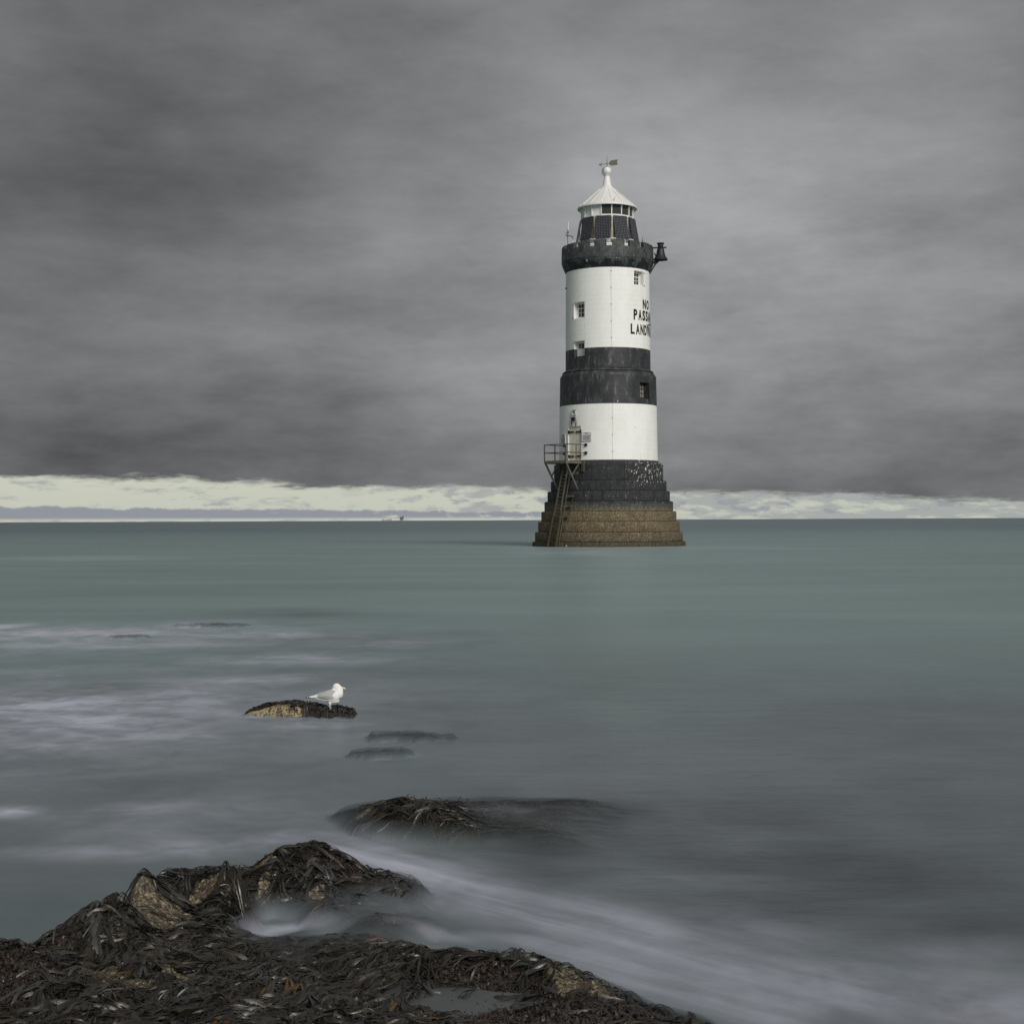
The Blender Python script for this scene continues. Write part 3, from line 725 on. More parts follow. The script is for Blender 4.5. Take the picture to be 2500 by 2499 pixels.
MB().box(PP(4.75, HWP+0.12, ZF-0.45), (0.30, 0.12, 0.95), rp).build('hanging_bracket', MTIMBER, plat)
MB().box(PP(4.75, -HWP-0.12, ZF-0.45), (0.20, 0.12, 0.95), rp).build('hanging_bracket', MTIMBER, plat)
posts = [(RO, -HWP, 0.10), (RO, HWP, 0.15), (RO, 0, 0.075), (5.45, -HWP, 0.075), (5.45, HWP, 0.06), (5.95, 0.0, 0.0)]
for ra, ta, wd in posts:
    if wd: MB().box(PP(ra, ta, ZF+0.70), (wd, wd*0.8, 1.42), rp).build('post', MMETAL, plat)
for zq in (ZF+1.41, ZF+0.71):
    MB().tube(PP(RO+0.01, -HWP-0.06, zq), PP(RO+0.01, HWP+0.04, zq), 0.038, 8).build('rail', MMETAL, plat)
    for s in (-1, 1):
        rl = MB().tube(PP(RO, s*HWP, zq), PP(RI+0.02, s*HWP, zq), 0.036, 8); rl.build('rail', MIRON, plat)
        MB().box(PP(RI+0.02, s*HWP, zq), (0.22, 0.14, 0.24), rp).build('wall_fixing', MIRON, plat)
for s in (-1, 1):
    MB().bar(PP(RO-0.05, s*(HWP-0.05), ZF-0.18), PP(5.2, s*(HWP-0.10), 4.95 if s > 0 else 4.95), 0.12, 0.13).build('strut', MMETAL, plat)
    MB().bar(PP(5.05, s*(HWP-0.06), ZF-0.2), PP(5.98, s*(HWP-0.075), 6.05), 0.10, 0.09).build('brace', MMETAL, plat)
lad = empty('ladder', (0, 0, 0), 0, lighthouse)
LT = (5.36, 7.30); LB = (7.26, -0.35)
def lpt(f, tan, off=0.0): return PP(LT[0]+(LB[0]-LT[0])*f+off, tan, LT[1]+(LB[1]-LT[1])*f)
for s in (-1, 1):
    MB().bar(lpt(0, s*0.30+0.05*0), lpt(0.60, s*0.34), 0.065, 0.13, up=nn).build('side_rail', MTIMBER, lad)
    MB().bar(lpt(0.56, s*0.43), lpt(1.0, s*0.50), 0.10, 0.16, up=nn).build('side_rail', MWEEDT, lad)
    MB().bar(lpt(0.10, s*0.47, -0.22), lpt(0.97, s*0.56, -0.25), 0.04, 0.08, up=nn).build('guide_rail', MIRON if s < 0 else MTIMBER, lad)
NR = 24
for k in range(NR):
    f = 0.02+0.96*k/(NR-1); wq = 0.30+0.10*f
    if f > 0.57: wq += 0.07
    MB().bar(lpt(f, -wq), lpt(f, wq), 0.07, 0.05).build('rung', MMETAL if f < 0.62 else MWEEDT, lad)
for rr_, zz_, ln in ((5.15, 6.35, 0.55), (5.55, 4.36, 0.42), (5.80, 3.50, 0.42), (6.1, 2.6, 0.30)):
    MB().box(PP(rr_-0.02, 0.42+ln, zz_), (0.36, 0.16, 0.20), rp).bar(PP(rr_+0.3, 0.36, zz_-0.02), PP(rr_+0.02, 0.36+ln*0.8, zz_), 0.10, 0.10).build('ladder_bracket', MTIMBER, lad)

# small white float at the foot of the steps
fp = sea(1384.4, 1335)
fb = MB().lathe([(0.001, -0.05), (0.09, -0.03), (0.125, 0.05), (0.13, 0.12), (0.10, 0.20), (0.03, 0.245), (0.001, 0.25)], 20)
fo = empty('mooring_float', fp, 0)
props(fo, 'tiny white float bobbing at the waterline beside the foot of the lighthouse ladder', 'float')
fb.build('float_body', MFRAME, fo, 60)
MB().tube((0, 0, 0.24), (0, 0, 0.31), 0.03, 8).build('float_ring', MIRON, fo)

# ------------------------------------------------------------------ numpy noise
_perm = rng.permutation(256).astype(np.int64); _perm = np.concatenate([_perm, _perm]); _ga = rng.uniform(0, 2*PI, 256)
def pn(x, y):
    xi = np.floor(x).astype(np.int64); yi = np.floor(y).astype(np.int64); xf = x-xi; yf = y-yi
    u = xf*xf*xf*(xf*(xf*6-15)+10); v = yf*yf*yf*(yf*(yf*6-15)+10)
    def g(ix, iy, dx, dy):
        a = _ga[_perm[(_perm[ix & 255]+iy) & 255]]; return np.cos(a)*dx+np.sin(a)*dy
    n00 = g(xi, yi, xf, yf); n10 = g(xi+1, yi, xf-1, yf); n01 = g(xi, yi+1, xf, yf-1); n11 = g(xi+1, yi+1, xf-1, yf-1)
    return (n00*(1-u)+n10*u)*(1-v)+(n01*(1-u)+n11*u)*v
def fbm(x, y, oct=4, gain=0.5, ridged=False):
    s = 0; a = 1.0; t_ = 0
    for k in range(oct):
        n_ = pn(x*2**k+17.3*k, y*2**k-9.1*k)*1.5
        if ridged: n_ = 1-2*np.abs(n_)
        s = s+a*n_; t_ += a; a *= gain
    return s/t_
def sst(x, a, b):
    t_ = np.clip((x-a)/(b-a), 0, 1); return t_*t_*(3-2*t_)

# ------------------------------------------------------------------ rock terrain from surveyed points (picture point + distance)
CP = [(-200, 2380, 6.4), (0, 2300, 6.9), (130, 2270, 7.2), (200, 2215, 7.6), (270, 2150, 8.0), (330, 2128, 8.3), (420, 2096, 8.7), (520, 2112, 8.9),
      (600, 2122, 9.0), (650, 2070, 9.2), (700, 2054, 9.3), (800, 2062, 9.4), (870, 2087, 9.5), (940, 2117, 9.55), (1000, 2142, 9.6), (1030, 2168, 9.4)]
BACK = [at(*c) for c in CP]
for _i, _p in enumerate(BACK): _p.z -= 0.065 if 2 <= _i <= 8 else 0.03
pts = [tuple(p) for p in BACK]
pts += [(p.x-0.05, p.y+0.45, p.z-0.22) for p in BACK] + [(p.x-0.1, p.y+0.95, -0.38) for p in BACK]
for c in [(400, 2160, 8.45), (400, 2262, 8.0), (300, 2190, 8.05), (500, 2170, 8.6), (600, 2180, 8.7), (620, 2235, 8.72), (700, 2130, 9.1), (750, 2192, 8.95),
          (870, 2160, 9.2), (1000, 2190, 9.15),
          (540, 2292, 7.88), (480, 2282, 7.85), (520, 2252, 8.2), (400, 2300, 7.68), (500, 2302, 7.72), (450, 2222, 8.3), (560, 2225, 8.45), (330, 2265, 7.75), (620, 2306, 7.85), (700, 2325, 7.75), (900, 2305, 7.85), (1000, 2310, 7.75), (1100, 2330, 7.62), (1200, 2332, 7.62), (1300, 2340, 7.55),
          (1400, 2366, 7.38), (1500, 2408, 7.18), (1600, 2458, 6.92), (1700, 2497, 6.78), (1800, 2560, 6.5),
          (0, 2499, 6.0), (300, 2499, 6.1), (600, 2499, 6.2), (900, 2499, 6.3), (1200, 2499, 6.4), (1500, 2499, 6.5),
          (0, 2400, 6.4), (150, 2330, 6.9), (300, 2400, 6.7), (300, 2300, 7.3), (450, 2330, 7.5), (600, 2400, 7.0), (900, 2400, 7.15), (1200, 2390, 7.2), (1400, 2430, 6.95),
          (1050, 2440, 6.95), (1120, 2435, 7.0), (1180, 2425, 7.05), (1200, 2455, 6.75)]:
    pts.append(tuple(at(*c)))
for c in [(1100, 2330, 7.62), (1200, 2332, 7.62), (1300, 2340, 7.55), (1400, 2366, 7.38), (1500, 2408, 7.18), (1600, 2458, 6.92), (1700, 2497, 6.78), (1800, 2560, 6.5)]:
    p = at(*c); pts.append((p.x+0.12, p.y+0.22, -0.10)); pts.append((p.x+0.3, p.y+0.6, -0.38))
pts += [(0.1, 8.45, -0.10), (-0.45, 8.9, -0.06), (-0.3, 9.6, -0.4), (0.5, 9.0, -0.45), (1.6, 7.6, -0.6), (2.6, 6.0, -0.5), (2.6, 8.5, -0.7), (2.2, 4.5, -0.1), (1.5, 5.2, 0.12),
        (-3, 2, 0.45), (0, 2, 0.4), (2, 2, 0.3), (-2, 4.2, 0.42), (0, 4.2, 0.36), (1.2, 4.2, 0.28), (-4.5, 5, 0.4), (-4, 7.5, -0.2), (-3.2, 8.6, -0.5), (-2.4, 9.6, -0.6), (-4.5, 9, -0.7), (-0.5, 10.6, -0.42), (-1.5, 10.7, -0.5), (-3, 11, -0.7)]
# middle reef, half awash
for c in [(830, 1992, 11.83), (880, 1961, 11.8), (960, 1949, 11.9), (1050, 1947, 12.0), (1130, 1950, 12.0), (900, 2010, 11.2), (1000, 2030, 11.0), (1090, 2052, 10.85)]:
    pts.append(tuple(at(*c)))
for px_, py_, z in [(1200, 1972, 0.05), (1300, 1965, 0.0), (1400, 1955, -0.04), (1560, 1950, -0.12), (1250, 2045, 0.03), (1350, 2068, 0.0), (1450, 2060, -0.05), (1560, 2100, -0.10), (1700, 2122, -0.09), (1850, 2130, -0.12), (1600, 2020, -0.12), (1800, 2040, -0.15),
                    (1200, 2010, 0.03), (2100, 2100, -0.55), (2300, 2000, -0.8), (1300, 2160, -0.35), (1600, 2200, -0.45), (1100, 2100, -0.28), (950, 2090, -0.30), (820, 2040, -0.22), (760, 2010, -0.30)]:
    p = sea(px_, py_); pts.append((p.x, p.y, z))
pts += [(-1.5, 12.6, -0.4), (-1.0, 12.75, -0.35), (-0.3, 12.8, -0.35), (0.5, 13.2, -0.3), (-2.2, 12, -0.6), (2, 13.5, -0.6), (-1, 14.5, -0.9), (2, 15, -1.0), (4, 11, -0.9), (4, 8, -0.9), (-4, 13, -0.9)]
P3 = np.array(pts); 
def seaz(px_, py_, z): p = sea(px_, py_); return (p.x, p.y, z)
for c in [(610, 2292, 0.0), (700, 2290, -0.03), (800, 2284, -0.04), (900, 2275, 0.025), (1000, 2285, 0.02), (860, 2245, 0.02), (950, 2215, 0.03), (1040, 2215, -0.02), (750, 2258, -0.02)]: pts.append(seaz(*c))
P3 = np.array(pts)
def solve_rbf(P):
    d = np.sqrt(((P[:, None, :2]-P[None, :, :2])**2).sum(-1)+0.02)
    A = np.block([[d+np.eye(len(P))*1e-3, np.ones((len(P), 1)), P[:, :2]], [np.vstack([np.ones(len(P)), P[:, 0], P[:, 1]]), np.zeros((3, 3))]])
    return np.linalg.solve(A, np.concatenate([P[:, 2], np.zeros(3)]))
C3 = solve_rbf(P3)
gx = np.arange(-5.2, 4.6, 0.05); gy = np.arange(1.8, 15.2, 0.05)
GX, GY = np.meshgrid(gx, gy, indexing='ij')
G = C3[-3]+C3[-2]*GX+C3[-1]*GY
for i, (x, y, z) in enumerate(P3): G = G + C3[i]*np.sqrt((GX-x)**2+(GY-y)**2+0.02)
def bil(A, x, y):
    fx = np.clip((x-gx[0])/0.05, 0, len(gx)-1.001); fy = np.clip((y-gy[0])/0.05, 0, len(gy)-1.001)
    i = fx.astype(int); j = fy.astype(int); u = fx-i; v = fy-j
    return (A[i, j]*(1-u)+A[i+1, j]*u)*(1-v)+(A[i, j+1]*(1-u)+A[i+1, j+1]*u)*v
def hit(px, py):
    d = ray(px, py)
    for Y in np.arange(4.5, 14, 0.01):
        p = at(px, py, Y)
        if p.z <= float(bil(G, np.array([p.x]), np.array([p.y]))[0]): return p
    return p
BARE = []
for (px_, py_, rx, ry) in [(400, 2185, 70, 30), (375, 2235, 50, 32), (430, 2240, 40, 20), (340, 2185, 30, 22), (490, 2165, 26, 16), (660, 2082, 24, 12), (632, 2108, 20, 9),
                           (770, 2175, 22, 16), (1385, 2366, 50, 22), (1440, 2388, 70, 22), (1490, 2412, 36, 14), (1670, 2478, 30, 9), (1630, 2462, 20, 8), (255, 2345, 26, 30), (325, 2388, 60, 22),
                           (430, 2372, 48, 18), (860, 2145, 30, 5), (205, 2435, 22, 8), (1020, 2148, 12, 10), (215, 2330, 8, 14), (650, 2172, 14, 10)]:
    p = hit(px_, py_); s = p.y/FPX; BARE.append((p.x, p.y, rx*s*1.15, ry*s*2.4))
    BARE_N = len(BARE)
for (px_, py_, rx, ry) in [(890, 1975, 14, 7), (870, 1985, 10, 6)]:
    p = hit(px_, py_); s = p.y/FPX; BARE.append((p.x, p.y, rx*s, ry*s*2.5))
RED = []
for (px_, py_, rx, ry) in [(60, 2360, 110, 60), (20, 2430, 70, 40), (880, 2115, 130, 16), (1200, 2420, 130, 45), (1330, 2470, 220, 60), (1500, 2460, 170, 50), (1280, 2400, 110, 30), (470, 2110, 70, 10), (1150, 2360, 130, 22), (160, 2290, 60, 16), (1180, 2470, 90, 40), (570, 2130, 60, 10)]:
    p = hit(px_, py_); s = p.y/FPX; RED.append((p.x, p.y, rx*s, ry*s*2.6))
def blobs(L, x, y):
    m = np.zeros_like(x); wx = x+0.07*fbm(x*7, y*7, 3); wy = y+0.12*fbm(x*7+5, y*7+9, 3)
    for cx, cy, rx, ry in L: m = np.maximum(m, 1-np.sqrt(((wx-cx)/rx)**2+((wy-cy)/ry)**2)*0.75)
    return m
def bare(x, y): return sst(blobs(BARE, x, y)+0.10*fbm(x*25, y*25, 3), 0.20, 0.32)
def red(x, y): return sst(blobs(RED, x, y)+0.2*fbm(x*6, y*6, 3), 0.12, 0.40)
_p = hit(1130, 2440); POOL = (_p.x, _p.y, float(bil(G, np.array([_p.x]), np.array([_p.y]))[0]))
def Hfg(x, y):
    h = bil(G, x, y)
    em = sst(h, -0.25, 0.05); h = h-0.045*sst(h, 0.02, 0.12)-0.015*sst(h, 0.0, 0.05)*(y > 9.9)
    am = 0.020+0.026*sst(h, 0.05, 0.18)+0.03*sst(y, 7.8, 7.2)*sst(h, 0.05, 0.18)
    h = h + em*(am*fbm(x*2.8, y*2.2, 4)+0.012*fbm(x*9, y*9, 4)+0.010*fbm(x*5+3, y*5, 4, 0.6, True))
    q = sst(poolr(x, y), 1.25, 0.85); h = h*(1-q)+(POOL[2]-0.035)*q
    return h
def poolr(x, y): return np.sqrt(((x-POOL[0])/0.24)**2+((y-POOL[1])/0.15)**2)+0.45*fbm(x*7, y*7, 2)
def Hfine(x, y):
    b = bare(x, y); rd = red(x, y)
    return Hfg(x, y) + b*(0.018+0.028*fbm(x*9, y*9, 5, 0.62)+0.008*fbm(x*45, y*45, 2)) + (1-b)*(0.006+0.006*rd)*fbm(x*38, y*38, 3, 0.7)
def grid_lines(lo, hi, fa, fb, fine, coarse):
    a = list(np.arange(lo, fa, coarse))+list(np.arange(fa, fb, fine))+list(np.arange(fb, hi+coarse, coarse)); return np.array(a)
def terrain(name, xs, ys, Hf, keep, mt, parent, attrs):
    X, Y = np.meshgrid(xs, ys, indexing='ij'); Z = Hf(X, Y); nx, ny = X.shape
    idx = np.arange(nx*ny).reshape(nx, ny)
    k = keep(X, Y, Z); kf = k[:-1, :-1] | k[1:, :-1] | k[:-1, 1:] | k[1:, 1:]
    F = np.stack([idx[:-1, :-1], idx[1:, :-1], idx[1:, 1:], idx[:-1, 1:]], -1)[kf]
    used = np.unique(F); mp = np.full(nx*ny, -1); mp[used] = np.arange(len(used))
    V = np.stack([X, Y, Z], -1).reshape(-1, 3)[used]
    me = np_mesh(name, V, mp[F])
    for an, fn in attrs.items(): fattr(me, an, fn(V[:, 0], V[:, 1]))
    return link(name, me, mt, parent)

def rock_mat():
    m, nt = mat('weedy_limestone'); v = nt.coord(); b = nt.attr('bare'); r = nt.attr('red')
    n1 = nt.noise(v, 6, 6, 0.65); n2 = nt.noise(v, 40, 4, 0.7); n3 = nt.noise(v, 90, 3, 0.6)
    stone = nt.mix(nt.ramp(n1, 0.35, 0.65), (0.075, 0.060, 0.036), (0.19, 0.155, 0.098))
    stone = nt.mix(nt.ramp(nt.noise(v, 11, 5), 0.55, 0.7, 0, 0.7), stone, (0.12, 0.125, 0.04))
    oc = nt.attr('ochre'); stone = nt.mix(nt.math('MULTIPLY', oc, nt.ramp(n1, 0.3, 0.6, 0.5, 1.0)), stone, (0.42, 0.34, 0.19))
    stone = nt.mix(nt.ramp(n2, 0.54, 0.64), stone, (0.36, 0.31, 0.22))
    stone = nt.mix(nt.ramp(n3, 0.66, 0.72), stone, (0.62, 0.58, 0.48))
    stone = nt.mix(nt.ramp(n2, 0.49, 0.41), stone, (0.028, 0.022, 0.015))
    stone = nt.mix(nt.ramp(nt.noise(v, 14, 5, 0.7), 0.50, 0.40, 0, 0.85), stone, (0.040, 0.030, 0.022))
    weed = nt.mix(nt.ramp(n1, 0.4, 0.6), (0.013, 0.012, 0.009), (0.030, 0.022, 0.014))
    redc = nt.mix(nt.ramp(n2, 0.4, 0.65), (0.020, 0.014, 0.011), (0.048, 0.033, 0.026))
    redc = nt.mix(nt.ramp(n3, 0.64, 0.70), redc, (0.17, 0.14, 0.11))
    c = nt.mix(r, weed, redc); c = nt.mix(b, c, stone)
    finish(nt, c, nt.ramp(n2, 0.3, 0.7, 0.35, 0.75), 0.45, nt.math('ADD', n2, n3), 0.8, 0.012); return m
def weed_mat():
    m, nt = mat('wet_brown_seaweed'); t_ = nt.attr('tint'); v = nt.coord()
    c = nt.mix(nt.ramp(t_, 0.0, 0.5), (0.0060, 0.0055, 0.0045), (0.021, 0.0165, 0.0095))
    c = nt.mix(nt.ramp(t_, 0.5, 0.86), c, (0.034, 0.034, 0.032))
    c = nt.mix(nt.ramp(t_, 0.955, 0.985), c, (0.080, 0.042, 0.010))
    c = nt.mix(nt.ramp(t_, 1.5, 1.9), c, (0.043, 0.029, 0.023))
    n = nt.noise(v, 60, 3); finish(nt, c, nt.ramp(n, 0.3, 0.7, 0.36, 0.56), 0.7, n, 0.3, 0.004); return m
MROCK = rock_mat(); MWEED = weed_mat()

def flow_angle(x, y):
    e = 0.12
    gx_ = (bil(G, x+e, y)-bil(G, x-e, y))/(2*e); gy_ = (bil(G, x, y+e)-bil(G, x, y-e))/(2*e)
    rg = sst(y, 7.7, 8.3); vx = -gx_*0.5-0.55-0.40*rg+0.8*fbm(x*1.9, y*1.4, 2); vy = -gy_*(0.6-0.6*rg)-0.75+0.45*rg+0.9*fbm(x*1.9+40, y*1.4+7, 2)
    return np.arctan2(vy, vx)
def frond_geo(x, y, th, Hf, L, W, lift=0.02, arch=0.02, upright=0.0):
    """forked flat fronds lying on the surface Hf, all at once; 48 vertices and 26 quads each"""
    n = len(x); N = lambda s: rng.normal(0, s, n)
    ds = L/8
    layer = rng.uniform(0.004, lift, n); ar = rng.uniform(0, arch, n); curl = N(0.10); roll0 = N(0.45); upr = upright*rng.uniform(0.5, 1, n)
    rows = []
    def row(px_, py_, h, t_, wd, roll):
        z = Hf(px_, py_)+layer+ar*np.sin(PI*np.clip(t_, 0, 1))+upr*t_
        c = np.stack([-np.sin(h)*np.cos(roll), np.cos(h)*np.cos(roll), np.sin(roll)], -1)
        p = np.stack([px_, py_, z], -1); wv = wd[:, None]
        p2 = p+np.array([0, 0, 1.0])*np.abs(wv)*0.28
        z0 = np.abs(np.sin(roll))*wd*0.5
        p[:, 2] += z0; p2[:, 2] += z0
        rows.extend([p-c*wv, p2, p+c*wv])
    def walk(px_, py_, h, k0, k1, wfun, cu, rl, first):
        for k in range(k0, k1+1):
            t_ = k/8.0
            row(px_, py_, h, t_, wfun(t_)*rng.uniform(0.8, 1.15, n), rl+cu*k*0.5)
            if k < k1:
                h = h+cu+N(0.09); st_ = ds*rng.uniform(0.8, 1.2, n)*(1-0.6*np.clip(upr/L, 0, 1)); px_ = px_+np.cos(h)*st_; py_ = py_+np.sin(h)*st_
        return px_, py_, h
    hw = W/2
    x1, y1, h1 = walk(x, y, th, 0, 3, lambda t_: hw*(0.35+1.0*t_), curl, roll0, True)
    sp = rng.uniform(0.12, 0.38, n)
    tipw = lambda t_: hw*(0.75+0.45*(t_-0.37))*(1.0 if t_ < 0.95 else 0.45)
    walk(x1, y1, h1+sp, 3, 8, tipw, curl-0.03, roll0+N(0.2), False)
    walk(x1, y1, h1-sp, 3, 8, tipw, curl+0.03, roll0+N(0.2), False)
    V = np.stack(rows, 1)            # n x 48 x 3
    F = []
    def strip(r0, r1):
        for r in range(r0, r1):
            a = 3*r; b = 3*(r+1); F.append((a, a+1, b+1, b)); F.append((a+1, a+2, b+2, b+1))
    strip(0, 3); strip(4, 9); strip(10, 15)
    return V, np.array(F)
def emit_fronds(V, F, tint, name, parent, mt):
    n, k, _ = V.shape
    FF = (F[None]+(np.arange(n)*k)[:, None, None]).reshape(-1, 4)
    me = np_mesh(name, V.reshape(-1, 3), FF); fattr(me, 'tint', np.repeat(tint, k)); return link(name, me, mt, parent)

def weed_field(Hf, x0, x1, y0, y1, nclump, per, dens, Lr, Wr, avoid=None, **kw):
    cx = rng.uniform(x0, x1, nclump); cy = rng.uniform(y0, y1, nclump)
    k = rng.uniform(0, 1, nclump) < dens(cx, cy); cx = cx[k]; cy = cy[k]
    ca = flow_angle(cx, cy)+rng.normal(0, 0.28, len(cx)); ct = rng.uniform(0, 1, len(cx)); csz = rng.uniform(0.7, 1.25, len(cx))
    x = np.repeat(cx, per)+rng.normal(0, 0.03, len(cx)*per); y = np.repeat(cy, per)+rng.normal(0, 0.04, len(cx)*per)
    th = np.repeat(ca, per)+rng.normal(0, 0.19, len(x)); L = rng.uniform(*Lr, len(x))*np.repeat(csz, per); W = rng.uniform(*Wr, len(x))*np.repeat(csz, per)
    V, F = frond_geo(x, y, th, Hf, L, W, **kw)
    bm_ = avoid(V[:, 27, 0], V[:, 27, 1])+avoid(V[:, 9, 0], V[:, 9, 1])+avoid(V[:, 40, 0], V[:, 40, 1]) if avoid else np.zeros(len(x))
    kk = (bm_ < 0.5) | (rng.uniform(0, 1, len(x)) < 0.10)
    tint = np.clip(np.repeat(ct, per)*0.75+rng.uniform(0, 0.3, len(x)), 0, 1)
    return V[kk], F, tint[kk]
def tufts(Hf, x0, x1, y0, y1, n, dens, tv):
    x = rng.uniform(x0, x1, n); y = rng.uniform(y0, y1, n); k = rng.uniform(0, 1, n) < dens(x, y); x = x[k]; y = y[k]; n = len(x)
    a = rng.uniform(0, 2*PI, n); L = rng.uniform(0.008, 0.028, n); wd = rng.uniform(0.002, 0.006, n); z = Hf(x, y)-0.003
    c = np.stack([-np.sin(a), np.cos(a), np.zeros(n)], -1)*wd[:, None]; p = np.stack([x, y, z], -1)
    m = p+np.stack([np.cos(a)*L*0.35, np.sin(a)*L*0.35, L*0.7], -1); e = p+np.stack([np.cos(a)*L*1.1, np.sin(a)*L*1.1, L*rng.uniform(0.3, 1.1, n)], -1)
    V = np.stack([p-c, p+c, m-c*1.2, m+c*1.2, e-c*0.6, e+c*0.6], 1); F = np.array([(0, 1, 3, 2), (2, 3, 5, 4)])
    return V, F, np.where(rng.uniform(0, 1, n) < tv, 2.0, 0.35)

# --- foreground rock
fg = empty('foreground_rock', (-1.0, 7.0, 0), 0)
props(fg, 'large dark seaweed covered rock with tan bare patches filling the near left corner', 'rock')
fg_in = Matrix.Translation((1.0, -7.0, 0))
def splitline(x): return 10.15+0.0*x
xs = grid_lines(-4.6, 2.6, -2.75, 1.35, 0.011, 0.07); ys = grid_lines(2.4, 10.2, 5.75, 9.85, 0.011, 0.07)
def keepf(X, Y, Z): return (Z > -0.55) & (Y < 10.2)
def reparent(o, par):
    o.parent = par; o.matrix_parent_inverse = Matrix.Translation(-par.location)
    return o
rk1 = reparent(terrain('rock_surface', xs, ys, Hfine, keepf, MROCK, None, {'bare': bare, 'red': red}), fg)
def dens_fg(x, y):
    h = bil(G, x, y); d = sst(h, 0.01, 0.09)*(1-0.97*bare(x, y))*(1-0.88*red(x, y))
    return d*(poolr(x, y) > 1.0)
VN, FN, TN = weed_field(Hfg, -2.9, 1.3, 5.6, 9.75, 1500, 9, dens_fg, (0.14, 0.26), (0.004, 0.009), avoid=lambda x, y: bare(x, y)*0.6+0.3*red(x, y)+0.6*(poolr(x, y) < 0.9), lift=0.03, arch=0.03)
V1, F1, T1 = weed_field(Hfg, -2.9, 1.3, 5.6, 9.75, 2700, 11, dens_fg, (0.11, 0.215), (0.012, 0.023), avoid=lambda x, y: bare(x, y)*0.6+0.55*red(x, y)+0.6*(poolr(x, y) < 0.95), lift=0.024, arch=0.034)
cen = V1.mean(1); scr = np.abs(cen[:, 0]+0.35)*0.15+cen[:, 1]
inview = (V1[:, :, 2].min(1) > 0.0) & (cen[:, 0] > -0.34*cen[:, 1]) & (cen[:, 1] > 6.35) & (cen[:, 2] > 0.02)
key = np.where(inview, cen[:, 1]+rng.uniform(0, 0.8, len(cen))-8*(T1 > 0.5)*0.03, 99)
order = np.argsort(key); near = order[:300]; rest = order[300:]; rest = rest[(cen[rest, 2] > 0.035) & (V1[rest, :, 2].min(1) > -0.03)]
for i in near:
    me = np_mesh('frond', V1[i], F1); fattr(me, 'tint', np.full(48, T1[i])); reparent(link('frond', me, MWEED), fg)
kn = (VN[:, :, 2].min(1) > -0.02); sw = reparent(emit_fronds(np.concatenate([V1[rest], VN[kn]]), F1, np.concatenate([T1[rest], np.clip(TN[kn]*0.5, 0, 0.45)]), 'seaweed', None, MWEED), fg); sw['kind'] = 'stuff'
V2, F2, T2 = tufts(Hfine, -2.8, 1.35, 5.7, 9.7, 90000, lambda x, y: (bil(G, x, y) > 0.02)*(1-bare(x, y))*(0.12+0.88*red(x, y)), 0.6)
tf = reparent(emit_fronds(V2, F2, T2, 'red_turf', None, MWEED), fg); tf['kind'] = 'stuff'
# sprigs standing up on the skyline of the rock
sx0 = []; 
for p in BACK[1:]:
    for _ in range(7): sx0.append((p.x+rng.normal(0, 0.10), p.y+rng.normal(0.0, 0.05)))
sx0 = np.array(sx0); V3, F3 = frond_geo(sx0[:, 0], sx0[:, 1], rng.uniform(0, 2*PI, len(sx0)), Hfg, rng.uniform(0.04, 0.09, len(sx0)), rng.uniform(0.006, 0.014, len(sx0)), lift=0.01, arch=0.01, upright=0.045)
sg = reparent(emit_fronds(V3, F3, rng.uniform(0, 0.4, len(sx0)), 'skyline_seaweed', None, MWEED), fg); sg['kind'] = 'stuff'

# --- middle reef
mr = empty('awash_reef', (0.0, 11.5, 0), 0)
props(mr, 'low weed covered reef half awash behind the near rock, in the middle of the picture', 'rock')
xs = grid_lines(-2.2, 4.4, -1.5, 2.2, 0.02, 0.08); ys = grid_lines(10.2, 13.6, 10.2, 12.9, 0.02, 0.08)
def Hreef(x, y): return Hfine(x, y)
reparent(terrain('reef_surface', xs, ys, Hreef, lambda X, Y, Z: (Z > -0.55) & (Y >= 10.2), MROCK, None, {'bare': bare, 'red': red}), mr)
V4, F4, T4 = weed_field(Hfg, -1.6, 2.4, 10.3, 12.6, 900, 7, lambda x, y: (0.25+0.75*sst(Hfg(x, y), 0.0, 0.06))*(bil(G, x, y) > -0.05)*(1-bare(x, y)), (0.12, 0.24), (0.010, 0.018), avoid=bare, lift=0.022, arch=0.014)
o = reparent(emit_fronds(V4, F4, T4, 'seaweed', None, MWEED), mr); o['kind'] = 'stuff'
rs = np.array([tuple(at(*c))[:2] for c in [(980, 1949, 11.9), (985, 1949, 11.9), (1040, 1947, 12), (1120, 1950, 12), (1000, 1948, 11.9), (1080, 1948, 12)] for _ in range(3)]); rs = rs+rng.normal(0, 0.04, rs.shape)
V5, F5 = frond_geo(rs[:, 0], rs[:, 1], rng.uniform(0, 6, len(rs)), Hfg, np.full(len(rs), 0.09), np.full(len(rs), 0.007), upright=0.06)
o = reparent(emit_fronds(V5, F5, np.full(len(rs), 0.1), 'skyline_seaweed', None, MWEED), mr); o['kind'] = 'stuff'

